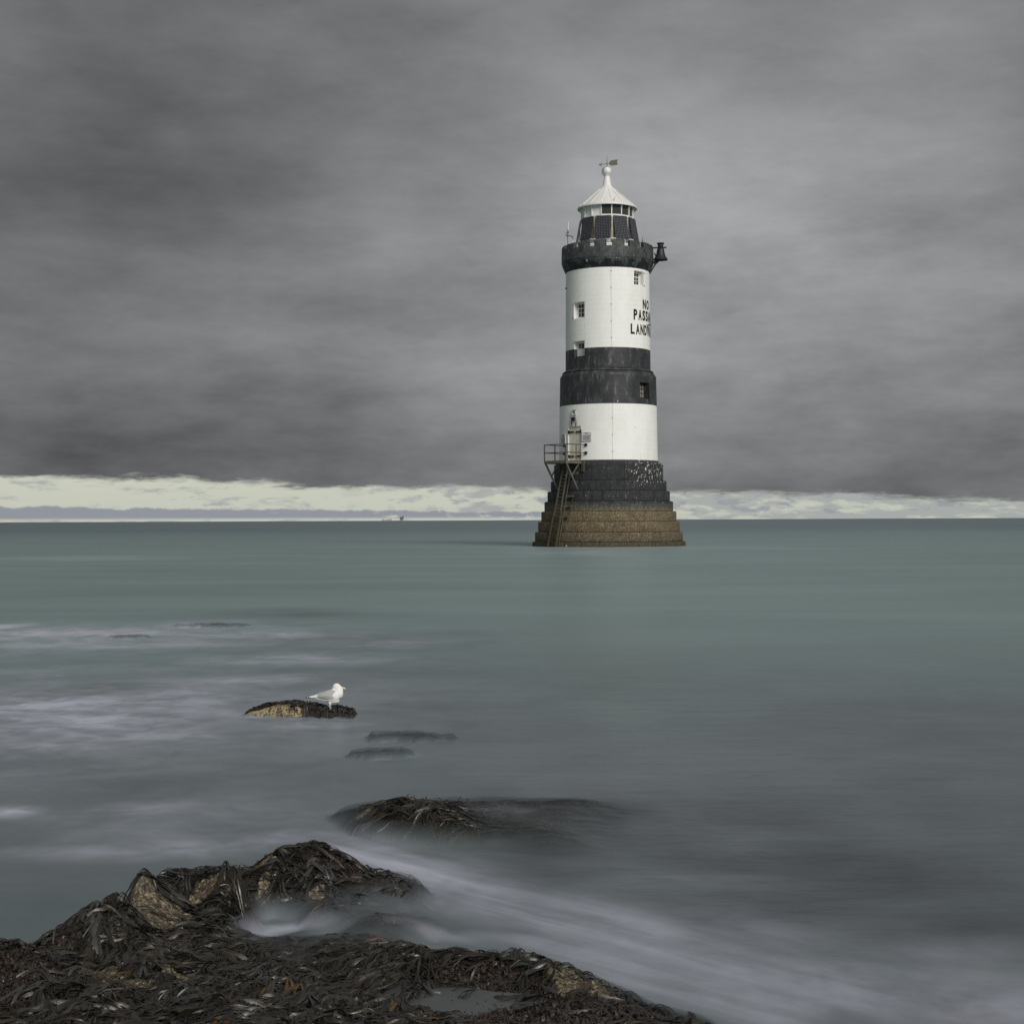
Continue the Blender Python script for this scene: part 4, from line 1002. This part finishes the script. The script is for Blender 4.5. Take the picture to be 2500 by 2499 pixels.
# --- small rocks: heightfield mounds
ROCKS = []
def mound_field(cx, cy, prof, seed=0.0):
    def H(x, y):
        u = x-cx; v = y-cy; return prof(u, v)+0.022*fbm(x*5+seed, y*5, 4)+0.008*fbm(x*16, y*16+seed, 3)
    return H
GL = at(590, 1740, 18.0); GR = at(872, 1745, 18.0); GC = (GL+GR)/2
gcx, gcy = GC.x, GC.y; ghw = (GR.x-GL.x)/2
ztop = np.array([[-1.0, -0.02], [-0.93, 0.035], [-0.75, 0.075], [-0.5, 0.12], [-0.28, 0.15], [0.0, 0.145], [0.3, 0.125], [0.55, 0.10], [0.8, 0.085], [0.97, 0.06], [1.04, -0.05]])
def gull_prof(u, v):
    s = u/ghw; top = np.interp(s, ztop[:, 0], ztop[:, 1])
    vf = v+0.24+0.19*s                # distance behind the near face
    back = sst(vf, 0.85, 0.55); face = sst(vf, -0.02, 0.13+0.02*np.sin(9*s))
    end = sst(np.abs(s), 1.06, 0.96)
    tilt = 0.05*np.clip(vf, 0, 1.0)
    return (top*0.88+tilt*0.2-0.005)*face*back*end - 0.6*(1-face*back*end)
Hg0 = mound_field(gcx, gcy, gull_prof, 3.0)
def Hgull(x, y):
    return Hg0(x, y)
def bare_g(x, y):
    s = (x-gcx)/ghw; v = y-gcy+0.24+0.19*s
    nn_ = 0.05*fbm(x*6, y*6, 3)
    return sst(0.16-np.clip(s+0.35, 0, 1)*0.14 + 0.25*np.exp(-((s+0.38)/0.28)**2) - v+nn_*1.4, -0.03, 0.03)*sst(0.16-s, 0, 0.04)
gr = empty('gull_rock', (gcx, gcy, 0), 0)
props(gr, 'small tan and black weed topped rock in the water under the gull', 'rock')
xs = np.arange(gcx-ghw-0.15, gcx+ghw+0.15, 0.010); ys = np.arange(gcy-0.7, gcy+0.95, 0.010)
def Hgf(x, y): b = bare_g(x, y); return Hgull(x, y)+b*(0.011*fbm(x*11, y*11, 3)+0.006)
reparent(terrain('rock_surface', xs, ys, Hgf, lambda X, Y, Z: Z > -0.58, MROCK, None, {'ochre': lambda x, y: 0*x+1.0, 'bare': bare_g, 'red': lambda x, y: sst((x-gcx)/ghw, 0.75, 0.95)}), gr)
V6, F6, T6 = weed_field(Hgull, gcx-ghw, gcx+ghw*0.98, gcy-0.5, gcy+0.65, 420, 7, lambda x, y: (1-bare_g(x, y))*(Hgull(x, y) > 0.02), (0.04, 0.09), (0.010, 0.018), lift=0.018, arch=0.02)
T6 = np.clip(T6+0.45*((V6.mean(1)[:, 0]-gcx)/ghw > 0.1), 0, 0.9)
o = reparent(emit_fronds(V6, F6, T6, 'seaweed', None, MWEED), gr); o['kind'] = 'stuff'
small = [(515, 1529, 0.80, 0.35, 0.038, 'low dark weedy rock breaking the surf on the left, the farther one'),
         (316, 1557, 0.42, 0.22, 0.022, 'tiny dark rock tip showing in the foam at far left'),
         (925, 1844, 0.28, 0.22, 0.020, 'small brown weedy rock tip awash between the gull rock and the reef, nearer one'),
         (985, 1802, 0.38, 0.26, 0.010, 'faint dark weedy rock patch awash just behind a nearer rock tip')]
SM = []
for i, (px_, py_, rx, ry, hh, lab) in enumerate(small):
    p = sea(px_, py_)
    def prof(u, v, rx=rx, ry=ry, hh=hh):
        r = np.sqrt((u/rx)**2+(v/ry)**2)*(1+0.55*fbm(u*3.1+hh*90, v*3.1, 3)); return hh*1.5*(1-r**1.3)-0.01-0.9*np.maximum(r-1.05, 0)
    H = mound_field(p.x, p.y, prof, 10.0*i)
    SM.append((p, H, rx, ry))
    e = empty('weedy_rock', (p.x, p.y, 0), 0); props(e, lab, 'rock', 'small rocks just breaking the water')
    xs = np.arange(p.x-rx*1.8, p.x+rx*1.8, 0.02); ys = np.arange(p.y-ry*2, p.y+ry*2, 0.02)
    reparent(terrain('rock_surface', xs, ys, H, lambda X, Y, Z: Z > -0.6, MROCK, None, {'bare': lambda x, y: 0*x+(0.0 if i != 2 else 0.3), 'red': lambda x, y: 0*x+0.5}), e)
    Vq, Fq, Tq = weed_field(H, p.x-rx, p.x+rx, p.y-ry, p.y+ry, 60, 6, lambda x, y: H(x, y) > -0.02, (0.10, 0.18), (0.010, 0.016), lift=0.02, arch=0.012)
    o = reparent(emit_fronds(Vq, Fq, Tq*0.4, 'seaweed', None, MWEED), e); o['kind'] = 'stuff'

# ------------------------------------------------------------------ sea
ys_ = [2.0]
while ys_[-1] < 45: y = ys_[-1]; ys_.append(y+max(0.028 if 6 < y < 13 else 0.05, y*y/7500))
while ys_[-1] < 40000: ys_.append(ys_[-1]*1.045+0.1)
xf = list(np.arange(-10, 5.0, 0.04))
xl = [-10.0]; 
while xl[-1] > -30000: xl.append(xl[-1]-max(0.06, abs(xl[-1]+10)*0.09))
xr = [5.0]
while xr[-1] < 30000: xr.append(xr[-1]+max(0.06, abs(xr[-1]-5)*0.09))
xs_ = np.array(xl[1:][::-1]+xf+xr)
yb = [2.0]
while yb[-1] > -3000: yb.append(yb[-1]-max(0.5, abs(yb[-1])*0.35))
ys_ = np.array(yb[1:][::-1]+ys_)
X, Y = np.meshgrid(xs_, ys_, indexing='ij')
Hh = np.full(X.shape, -3.0)
def put(m, H): Hh[m] = np.maximum(Hh[m], H(X[m], Y[m]))
m_ = (X > -4.6) & (X < 4.4) & (Y > 2.4) & (Y < 14.0); put(m_, Hfg)
fade = sst(np.maximum(np.abs(X)-3.6, 0), 0, 0.7)+sst(Y, 13.0, 13.9); Hh[m_] -= fade[m_]*2
m_ = (np.abs(X-gcx) < ghw+0.4) & (np.abs(Y-gcy) < 1.3); put(m_, Hgull)
for p, H, rx, ry in SM:
    m_ = (np.abs(X-p.x) < rx*2.2) & (np.abs(Y-p.y) < ry*2.6); put(m_, H)
foam = np.zeros(X.shape); bed_vignette = np.zeros(X.shape)
WX = X+0.16*fbm(X*0.9, Y*0.9, 3)*np.minimum(Y/9, 3); WY = Y+0.22*fbm(X*0.8+31, Y*0.8, 3)*np.minimum(Y/9, 3)
def ell(A, px_, py_, rpx, rpy, amt, z=0.0):
    c = sea(px_, py_, z); s = c.y/FPX; rx = rpx*s; ry = rpy*c.y*c.y/(FPX*CAM_H)
    g = np.exp(-(((WX-c.x)/rx)**2+((WY-c.y)/ry)**2)); np.maximum(A, amt*g, out=A)
def stroke(A, P, w0, w1, a0, a1):
    Q = [sea(*p) for p in P]; n = len(Q)-1; best = np.zeros(X.shape)
    for i in range(n):
        a = Q[i]; b = Q[i+1]; dx, dy = b.x-a.x, b.y-a.y; L2 = dx*dx+dy*dy
        t_ = np.clip(((WX-a.x)*dx+(WY-a.y)*dy)/L2, 0, 1); d = np.hypot(WX-a.x-t_*dx, WY-a.y-t_*dy); g = (i+t_)/n
        best = np.maximum(best, np.exp(-(d/(w0+(w1-w0)*g))**2)*(a0+(a1-a0)*g))
    np.maximum(A, best, out=A)
# foam: where the swell drains through and breaks on the rocks
stroke(foam, [(850, 2060), (1000, 2105), (1200, 2190), (1450, 2270), (1700, 2340), (2000, 2400), (2400, 2450)], 0.26, 0.55, 0.62, 0.34)
stroke(foam, [(1050, 2190), (1250, 2230), (1500, 2290), (1800, 2370)], 0.16, 0.40, 0.46, 0.38)
stroke(foam, [(980, 2275), (1150, 2280), (1350, 2310), (1600, 2380), (1900, 2460)], 0.10, 0.35, 0.45, 0.40)
stroke(foam, [(600, 2298), (690, 2272), (790, 2262)], 0.13, 0.14, 0.62, 0.42)
stroke(foam, [(860, 2062), (760, 2040), (600, 2045), (300, 2030)], 0.22, 0.35, 0.42, 0.16)
ell(foam, 1200, 2010, 90, 9, 0.45); ell(foam, 250, 1740, 640, 120, 0.34); ell(foam, 200, 1555, 600, 40, 0.36); ell(foam, 500, 2000, 500, 70, 0.18); ell(foam, 150, 1760, 420, 30, 0.55)
ell(foam, 1485, 1336, 210, 3, 0.35); ell(foam, 1400, 1350, 120, 5, 0.25); ell(foam, 1750, 2290, 330, 60, 0.22); ell(foam, 2300, 2330, 300, 50, 0.16); ell(foam, 1900, 2430, 420, 60, 0.30)
# broken water on the left
for e in [(150, 1545, 420, 16, 0.52), (20, 1530, 60, 10, 0.55), (480, 1525, 120, 12, 0.50), (620, 1550, 260, 14, 0.40), (250, 1575, 380, 12, 0.42), (700, 1610, 260, 16, 0.36), (150, 1720, 420, 50, 0.50), (480, 1700, 260, 34, 0.40),
          (300, 1790, 340, 40, 0.42), (120, 1830, 260, 30, 0.40), (600, 1660, 240, 20, 0.34), (30, 1985, 90, 16, 0.52), (380, 1970, 150, 22, 0.30), (560, 2060, 300, 26, 0.34), (250, 2075, 260, 20, 0.26), (700, 1770, 200, 20, 0.36), (200, 1640, 300, 22, 0.22), (60, 1880, 200, 24, 0.22), (950, 1570, 160, 12, 0.20)]:
    ell(foam, *e)
for e in [(200, 1362, 260, 6, 0.22), (1480, 1342, 190, 5, 0.16), (1750, 1338, 260, 4, 0.10), (1450, 1345, 40, 3, 0.3)]: ell(foam, *e)
# dark weed beds showing through the water; vignetting is painted in with them
for e in [(1700, 2000, 620, 80, 0.85), (2100, 2120, 560, 110, 0.95), (1500, 1940, 260, 30, 0.7), (1250, 1960, 200, 40, 0.8), (1900, 2220, 520, 70, 0.85), (2400, 2250, 400, 90, 0.9), (1350, 2110, 260, 50, 0.85), (2300, 1950, 500, 110, 0.60),
          (1050, 1720, 330, 34, 0.50), (900, 1560, 420, 26, 0.55), (740, 1500, 220, 10, 0.6), (700, 1490, 120, 7, 0.5), (1150, 1780, 260, 40, 0.5), (1000, 1640, 400, 40, 0.42), (1500, 1650, 500, 60, 0.30), (2200, 1750, 500, 100, 0.45),
          (200, 1680, 260, 14, 0.5), (120, 1690, 200, 20, 0.4), (650, 1900, 300, 40, 0.25), (400, 1920, 300, 40, 0.35), (950, 1745, 100, 14, 0.55), (1350, 1820, 400, 40, 0.15), (2400, 2480, 400, 60, 0.6), (150, 2150, 320, 90, 0.15)]:
    ell(bed_vignette, *e)
depth = -Hh
shore = sst(depth, 0.45, -0.02)*(Hh > -0.6)
Z = np.clip(Hh+np.where(Y > 9.9, 0.06, 0.05), 0.0, np.where(np.abs(Y-gcy) < 1.3, 0.03, 0.125))
lo = np.where(Y > 9.9, -0.115, -0.11); hi = np.where(Y > 9.9, 0.15, 0.10); gl_ = np.abs(Y-gcy) < 1.3
lo = np.where(gl_, -0.05, lo); hi = np.where(gl_, 0.06, hi)
opac = sst(depth, lo, hi)
opac = np.where(Hh > -0.6, opac, 1.0)
nzz = 0.5+0.5*fbm(X*2.2, Y*1.6, 3)
foam = np.clip(foam*1.9, 0.0, 1.0)
# thin sheets left by the swell
foamshore = shore*np.where(Y > 9.9, 0.06, 0.22)
idx = np.arange(X.size).reshape(X.shape)
F = np.stack([idx[:-1, :-1], idx[1:, :-1], idx[1:, 1:], idx[:-1, 1:]], -1).reshape(-1, 4)
me = np_mesh('sea', np.stack([X, Y, Z], -1).reshape(-1, 3), F)
fattr(me, 'foam', foam); fattr(me, 'bed_vignette', bed_vignette); fattr(me, 'opac', opac); fattr(me, 'shore', foamshore)
def sea_mat():
    m, nt = mat('long_swell_sea'); v = nt.coord(); x, y, z = nt.sep(v)
    fo_ = nt.attr('foam'); bd = nt.attr('bed_vignette'); op = nt.attr('opac'); sh = nt.attr('shore')
    farf = nt.ramp(y, 14.0, 60.0)
    huge = nt.noise(nt.vscale(v, (0.02, 0.012, 1)), 1.0, 4, 0.55)
    big = nt.noise(nt.vscale(v, (0.05, 0.16, 1)), 1.0, 5, 0.6)
    med = nt.noise(nt.vscale(v, (0.75, 0.62, 1)), 1.0, 6, 0.58, 0.6)
    fin = nt.noise(nt.vscale(v, (2.6, 2.6, 1)), 1.0, 5, 0.6, 0.8)
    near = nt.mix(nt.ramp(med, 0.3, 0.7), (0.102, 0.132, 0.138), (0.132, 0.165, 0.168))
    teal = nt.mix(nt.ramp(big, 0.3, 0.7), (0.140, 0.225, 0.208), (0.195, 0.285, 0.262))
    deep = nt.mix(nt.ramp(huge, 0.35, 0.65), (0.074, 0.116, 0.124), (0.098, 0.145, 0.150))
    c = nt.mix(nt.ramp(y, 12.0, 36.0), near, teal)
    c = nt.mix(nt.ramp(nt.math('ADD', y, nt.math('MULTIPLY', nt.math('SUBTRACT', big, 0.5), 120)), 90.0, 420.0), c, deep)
    darkc = nt.mix(nt.ramp(med, 0.35, 0.65), (0.034, 0.036, 0.038), (0.052, 0.054, 0.058))
    c = nt.mix(nt.math('MULTIPLY', bd, nt.ramp(med, 0.25, 0.7, 1.0, 0.75)), c, darkc)
    along = nt.math('SUBTRACT', x, y); across = nt.math('ADD', x, y)
    flow = nt.noise(nt.comb(nt.math('MULTIPLY', along, 0.33), nt.math('MULTIPLY', across, 2.4), 0.0), 1.0, 6, 0.6, 0.25)
    fsel = nt.math('MULTIPLY', nt.ramp(y, 13.5, 11.5), nt.ramp(nt.math('SUBTRACT', x, nt.math('MULTIPLY', y, -0.12)), -0.5, 0.3))
    fsel = nt.math('MULTIPLY', fsel, nt.ramp(x, 2.2, 0.6, 0.45, 1.0))
    st0 = nt.math('ADD', nt.math('MULTIPLY', med, 0.65), nt.math('MULTIPLY', fin, 0.45))
    st1 = nt.math('ADD', nt.math('MULTIPLY', flow, 0.62), nt.math('MULTIPLY', med, 0.46))
    st = nt.math('ADD', nt.math('MULTIPLY', st0, nt.math('SUBTRACT', 1.0, fsel)), nt.math('MULTIPLY', st1, fsel))
    fm = nt.math('MULTIPLY', nt.math('MAXIMUM', fo_, sh), nt.ramp(st, 0.36, 0.74, 0.30, 1.2))
    wl = nt.math('MULTIPLY', nt.ramp(nt.noise(nt.vscale(v, (0.10, 0.7, 1)), 1.0, 5, 0.65, 0.5), 0.52, 0.74), nt.math('MULTIPLY', farf, 0.10))
    fm = nt.math('MINIMUM', nt.math('ADD', fm, wl), 1.0)
    c = nt.mix(fm, c, (0.52, 0.535, 0.64))
    bump = nt.math('ADD', nt.noise(nt.vscale(v, (0.9, 2.4, 1)), 1.0, 4, 0.6), nt.math('MULTIPLY', fin, 0.3))
    df = nt.new('ShaderNodeBsdfDiffuse'); nt.set(df.inputs[0], c)
    gl = nt.new('ShaderNodeBsdfGlossy'); gl.inputs['Roughness'].default_value = 0.34; gl.inputs[0].default_value = (0.8, 0.85, 0.9, 1)
    b = nt.new('ShaderNodeBump'); b.inputs['Strength'].default_value = 0.5; b.inputs['Distance'].default_value = 0.12; nt.set(b.inputs['Height'], bump); nt.set(gl.inputs['Normal'], b.outputs[0])
    lw = nt.new('ShaderNodeFresnel'); lw.inputs[0].default_value = 1.33
    gf = nt.math('MULTIPLY', nt.math('MINIMUM', lw.outputs[0], 0.36), nt.math('SUBTRACT', 1.0, nt.math('MULTIPLY', fm, 0.7)))
    ms = nt.new('ShaderNodeMixShader'); nt.set(ms.inputs[0], gf); nt.set(ms.inputs[1], df.outputs[0]); nt.set(ms.inputs[2], gl.outputs[0])
    tr = nt.new('ShaderNodeBsdfTransparent')
    ofac = nt.math('MULTIPLY', op, nt.ramp(nt.math('ADD', st, nt.math('MULTIPLY', op, 0.5)), 0.30, 0.80, 0.55, 1.0))
    mt_ = nt.new('ShaderNodeMixShader'); nt.set(mt_.inputs[0], ofac); nt.set(mt_.inputs[1], tr.outputs[0]); nt.set(mt_.inputs[2], ms.outputs[0])
    o = nt.new('ShaderNodeOutputMaterial'); nt.set(o.inputs[0], mt_.outputs[0]); return m
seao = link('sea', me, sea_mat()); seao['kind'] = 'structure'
m, nt = mat('sea_floor'); v = nt.coord(); finish(nt, nt.mix(nt.noise(v, 0.8, 5), (0.05, 0.05, 0.045), (0.10, 0.10, 0.08)), 0.9, 0.1)
sf = MB().add([(-30000, -3000, -1.25), (30000, -3000, -1.25), (30000, 40000, -1.25), (-30000, 40000, -1.25)], [(0, 1, 2, 3)]).build('sea_floor', m); sf['kind'] = 'structure'
# still water left in the hollow of the near rock
pc = Vector(POOL); pz = POOL[2]-0.012
pool = MB(); K_ = 40; vs = [(0, 0, 0)]
for k in range(K_):
    a = 2*PI*k/K_; rr_ = 1+0.12*math.sin(3*a+1)+0.08*math.sin(5*a); vs.append((0.34*rr_*math.cos(a), 0.22*rr_*math.sin(a), 0))
pool.add(vs, [(0, k+1, (k+1) % K_+1) for k in range(K_)])
m, nt = mat('pool_water'); finish(nt, nt.mix(nt.noise(nt.coord(), 6, 4), (0.055, 0.060, 0.062), (0.085, 0.09, 0.092)), 0.30, 0.4)
po = pool.build('rock_pool', m, None, loc=(pc.x, pc.y, pz)); po['kind'] = 'structure'

# ------------------------------------------------------------------ gull
def gull_body_mesh():
    S = 0.000374
    def co(zx, zy): return ((zx-1110)*S, 0.0, (1085-zy)*S)
    secs = [(400, 636, 14, 26), (540, 634, 42, 60), (640, 622, 66, 92), (760, 606, 104, 128), (880, 596, 138, 156), (1000, 602, 180, 176), (1110, 610, 212, 186), (1220, 606, 225, 184), (1310, 580, 215, 172), (1385, 545, 160, 145), (1440, 520, 95, 100)]
    mb = MB(); n = 24
    def loft(secs, tilt=0):
        vs = []; m = len(secs)
        for (zx, zy, hv, hw_) in secs:
            x, _, z = co(zx, zy)
            for k in range(n):
                a = 2*PI*k/n; vs.append((x, hw_*S*math.cos(a), z+hv*S*math.sin(a)))
        fs = [(i*n+k, i*n+(k+1) % n, (i+1)*n+(k+1) % n, (i+1)*n+k) for i in range(m-1) for k in range(n)]
        fs += [tuple(range(n)), tuple(range((m-1)*n, m*n))]
        mb.add(vs, fs)
    loft(secs)
    def ball(zx, zy, rx, ry, rz, rot=0):
        x, _, z = co(zx, zy); pr = 14; vs = []
        for i in range(pr+1):
            th = PI*i/pr
            for k in range(n):
                a = 2*PI*k/n; p = Vector((math.cos(th)*rx*S, math.sin(th)*math.cos(a)*ry*S, math.sin(th)*math.sin(a)*rz*S))
                p = Matrix.Rotation(rot, 3, 'Y') @ p; vs.append((x+p.x, p.y, z+p.z))
        mb.add(vs, [(i*n+k, i*n+(k+1) % n, (i+1)*n+(k+1) % n, (i+1)*n+k) for i in range(pr) for k in range(n)])
    ball(1380, 520, 120, 150, 175); ball(1345, 430, 150, 125, 140); ball(1290, 330, 128, 108, 124); ball(1345, 345, 115, 88, 92, R_(12)); ball(1230, 470, 120, 125, 150)
    ball(1180, 760, 200, 130, 85)
    me = mb.mesh('body'); ob = bpy.data.objects.new('tmp', me); col.objects.link(ob)
    r = ob.modifiers.new('r', 'REMESH'); r.mode = 'VOXEL'; r.voxel_size = 0.0035
    s = ob.modifiers.new('s', 'SMOOTH'); s.iterations = 9; s.factor = 0.6
    dg = bpy.context.evaluated_depsgraph_get(); m2 = bpy.data.meshes.new_from_object(ob.evaluated_get(dg)); bpy.data.objects.remove(ob)
    m2.polygons.foreach_set('use_smooth', [True]*len(m2.polygons)); m2.materials.clear(); return m2, S, co
gm, S, co = gull_body_mesh()
foot = at(808, 1735.5, 17.85)
gxy = (foot.x, foot.y); fz = float(Hgull(np.array([foot.x]), np.array([foot.y]))[0])+0.012
gull = empty('herring_gull', (foot.x, foot.y, foot.z), 0)
print('gull foot z', foot.z, 'rock', fz)
props(gull, 'white and grey gull standing on the small rock, facing right', 'gull')
MGW = simple('white_feathers', (0.80, 0.80, 0.77), 0.8, 0.2, 0.04, 40); MGG = simple('grey_feathers', (0.40, 0.405, 0.40), 0.8, 0.2, 0.08, 60)
MGB = simple('black_feathers', (0.012, 0.012, 0.013), 0.7, 0.3, 0.2, 60); MBILL = simple('yellow_bill', (0.62, 0.56, 0.34), 0.45, 0.4, 0.1, 60); MLEG = simple('pink_legs', (0.58, 0.46, 0.42), 0.6, 0.3, 0.1, 60)
link('body', gm, MGW, gull)
for s in (-1, 1):      # folded grey wings, thick shells over the flanks
    out = [(1390, 560, 30), (1375, 500, 60), (1300, 440, 110), (1180, 408, 120), (1060, 405, 110), (900, 450, 90), (740, 520, 64), (600, 590, 36), (545, 632, 22), (600, 655, 40), (740, 680, 80), (880, 705, 110), (960, 722, 128), (1050, 705, 150), (1180, 690, 165), (1290, 660, 150), (1350, 620, 90)]
    ctr = co(1050, 570); vs = []; nO = len(out)
    for lay in range(5):
        f = lay/4
        for (zx, zy, hw_) in out:
            x, _, z = co(zx, zy); x2 = x+(ctr[0]-x)*f; z2 = z+(ctr[2]-z)*f
            yo = hw_*S*1.02+0.004; yy = yo+(0.079-yo)*math.sin(f*PI/2)
            vs.append((x2, s*yy, z2))
    vs.append((ctr[0], s*0.0745, ctr[2]))
    fs = [(l*nO+k, l*nO+(k+1) % nO, (l+1)*nO+(k+1) % nO, (l+1)*nO+k) for l in range(4) for k in range(nO)]
    b = len(vs)
    inner = [(x, s*max(abs(y)-0.02, 0.0), z) for (x, y, z) in vs[:nO]]
    vs += inner; fs += [(k, (k+1) % nO, b+(k+1) % nO, b+k) for k in range(nO)]
    MB().add(vs, fs).build('wing', MGG, gull, 60)
    # white trailing edge of the folded wing
    te = MB()
    line = [(545, 632, 22), (600, 662, 42), (740, 688, 82), (880, 712, 112), (965, 732, 130), (1060, 716, 152), (1180, 702, 166), (1290, 672, 150)]
    for (a_, b_) in zip(line, line[1:]):
        pa = Vector(co(a_[0], a_[1])); pb = Vector(co(b_[0], b_[1])); pa.y = s*(a_[2]*S*1.0+0.002); pb.y = s*(b_[2]*S*1.0+0.002); te.tube(pa, pb, 0.0035, 8)
    te.build('wing_edge', MGW, gull, 60)
    wt = MB(); 
    x0_, _, z0_ = co(560, 640)
    prof = [(560, 640, 24, 12), (480, 640, 24, 11), (400, 642, 20, 9), (335, 648, 13, 6), (310, 650, 4, 3)]
    vs = []; n8 = 8
    for (zx, zy, hv, hw_) in prof:
        x, _, z = co(zx, zy)
        for k in range(n8):
            a = 2*PI*k/n8; vs.append((x, s*16*S*1.3+hw_*S*math.cos(a), z+hv*S*math.sin(a)))
    fs = [(i*n8+k, i*n8+(k+1) % n8, (i+1)*n8+(k+1) % n8, (i+1)*n8+k) for i in range(4) for k in range(n8)]+[tuple(range(n8))]
    MB().add(vs, fs).build('wing_tip', MGB, gull, 60)
    for zx in (480, 385):
        x, _, z = co(zx, 638); MB().lathe([(0.0005, -0.0055), (0.004, -0.004), (0.0058, 0), (0.004, 0.004), (0.0005, 0.0055)], 10).build('wing_spot', MGW, gull, 60, loc=(x, s*(16*S*1.3+7.5*S), z))
    x, _, z = co(1335, 300); MB().lathe([(0.0003, -0.0035), (0.003, -0.002), (0.0038, 0), (0.003, 0.002), (0.0003, 0.0035)], 10).build('eye', MGB, gull, 60, loc=(x, s*0.0335, z))
# bill
bv = []; pr = [(1400, 345, 40, 26), (1450, 352, 34, 20), (1510, 362, 30, 15), (1550, 372, 27, 11), (1572, 385, 14, 6), (1578, 398, 4, 3)]
for (zx, zy, hv, hw_) in pr:
    x, _, z = co(zx, zy)
    for k in range(10):
        a = 2*PI*k/10; bv.append((x, hw_*S*math.cos(a), z+hv*S*math.sin(a)))
MB().add(bv, [(i*10+k, i*10+(k+1) % 10, (i+1)*10+(k+1) % 10, (i+1)*10+k) for i in range(5) for k in range(10)]+[tuple(range(50, 60))]).build('bill', MBILL, gull, 60)
for s, dx in ((-1, 0.0), (1, 0.012)):
    lg = MB(); hip = Vector(co(1065+dx*900, 840)); hip.y = s*0.022; ft = Vector((0.004+dx*0.9, s*0.024, 0.004)); hock = hip.lerp(ft, 0.30)+Vector((-0.006, 0, 0))
    lg.tube(hip, hock, 0.009, 8, 0.0048).tube(hock, ft, 0.0048, 8, 0.0050)
    lg.build('leg', MLEG, gull, 60)
    web = MB(); pts_ = [Vector((-0.008, s*0.024, 0.003)), Vector((0.044, s*0.024-0.022, 0.002)), Vector((0.052, s*0.024, 0.002)), Vector((0.044, s*0.024+0.022, 0.002))]
    pts_ = [Vector((p.x+dx*0.9, p.y, p.z)) for p in pts_]
    web.add(pts_+[p+Vector((0, 0, 0.006)) for p in pts_], [(0, 1, 2, 3), (4, 7, 6, 5), (0, 4, 5, 1), (1, 5, 6, 2), (2, 6, 7, 3), (3, 7, 4, 0)])
    web.build('foot', MLEG, gull)
    th_ = Vector(co(1090+dx*900, 820)); MB().lathe([(0.001, -0.035), (0.011, -0.022), (0.020, 0), (0.022, 0.02), (0.001, 0.035)], 12).build('thigh', MGW, gull, 60, loc=(th_.x, s*0.022, th_.z))

# ------------------------------------------------------------------ far vessels on the horizon
MSHIP = simple('ship_grey', (0.13, 0.14, 0.15), 0.7, 0.2, 0.1, 0.05); MSHIPD = simple('ship_dark_hull', (0.05, 0.055, 0.055), 0.7, 0.2, 0.1, 0.05)
D = 6000.0; s = D/FPX; p = at(955, 1271, D)
ship = empty('tanker_ship', (p.x, D, 0), 0); props(ship, 'tiny grey tanker on the horizon left of the lighthouse', 'ship')
hull = [(-40, 0), (-38, 3.0), (46, 3.0), (49, 0)]
hv = []
for (x, z) in hull:
    hv += [(x, -7, z-1), (x, 7, z-1)]
MB().add(hv, [(0, 2, 4, 6), (1, 7, 5, 3), (2, 3, 5, 4), (0, 1, 3, 2), (4, 5, 7, 6), (0, 6, 7, 1)]).build('hull', MSHIPD, ship)
b0 = (977-955)*s
MB().box((b0+5.5, 0, 9.5), (13, 11, 11.5)).box((b0+4, 0, 16.0), (16, 12, 1.3)).build('deckhouse', MSHIP, ship)
MB().box((b0+11.5, 0, 15.5), (4, 5, 8)).build('funnel', MSHIPD, ship)
for x in (-33, -12, -4, 1): MB().box((x, 0, 6.5), (1.6, 1.6, 7 if x != -33 else 8)).build('mast', MSHIP, ship)
MB().box((-18, 0, 5.2), (38, 5, 1.6)).build('deck_pipes', MSHIP, ship)
D = 2500.0; s = D/FPX; p = at(8, 1275, D)
boat = empty('motor_boat', (p.x, D, 0), 0); props(boat, 'small pale boat with a red brown hull at the far left end of the horizon', 'boat')
hv = []
for (x, z, hw_) in [(-9, 1.5, 1.5), (-8, 0, 1.2), (9, 0, 0.5), (12.5, 2.0, 0.2)]: hv += [(x, -hw_, z), (x, hw_, z)]
MB().add(hv, [(0, 2, 4, 6), (1, 7, 5, 3), (0, 6, 7, 1), (0, 1, 3, 2), (2, 3, 5, 4), (4, 5, 7, 6)]).build('hull', simple('red_brown_hull', (0.14, 0.075, 0.06), 0.6, 0.3, 0.1, 1), boat)
MB().box((-2, 0, 2.6), (9, 1.6, 1.7)).box((-3, 0, 3.8), (5, 1.3, 0.7)).build('cabin', simple('pale_cabin', (0.55, 0.52, 0.50), 0.5, 0.3, 0.05, 1), boat)
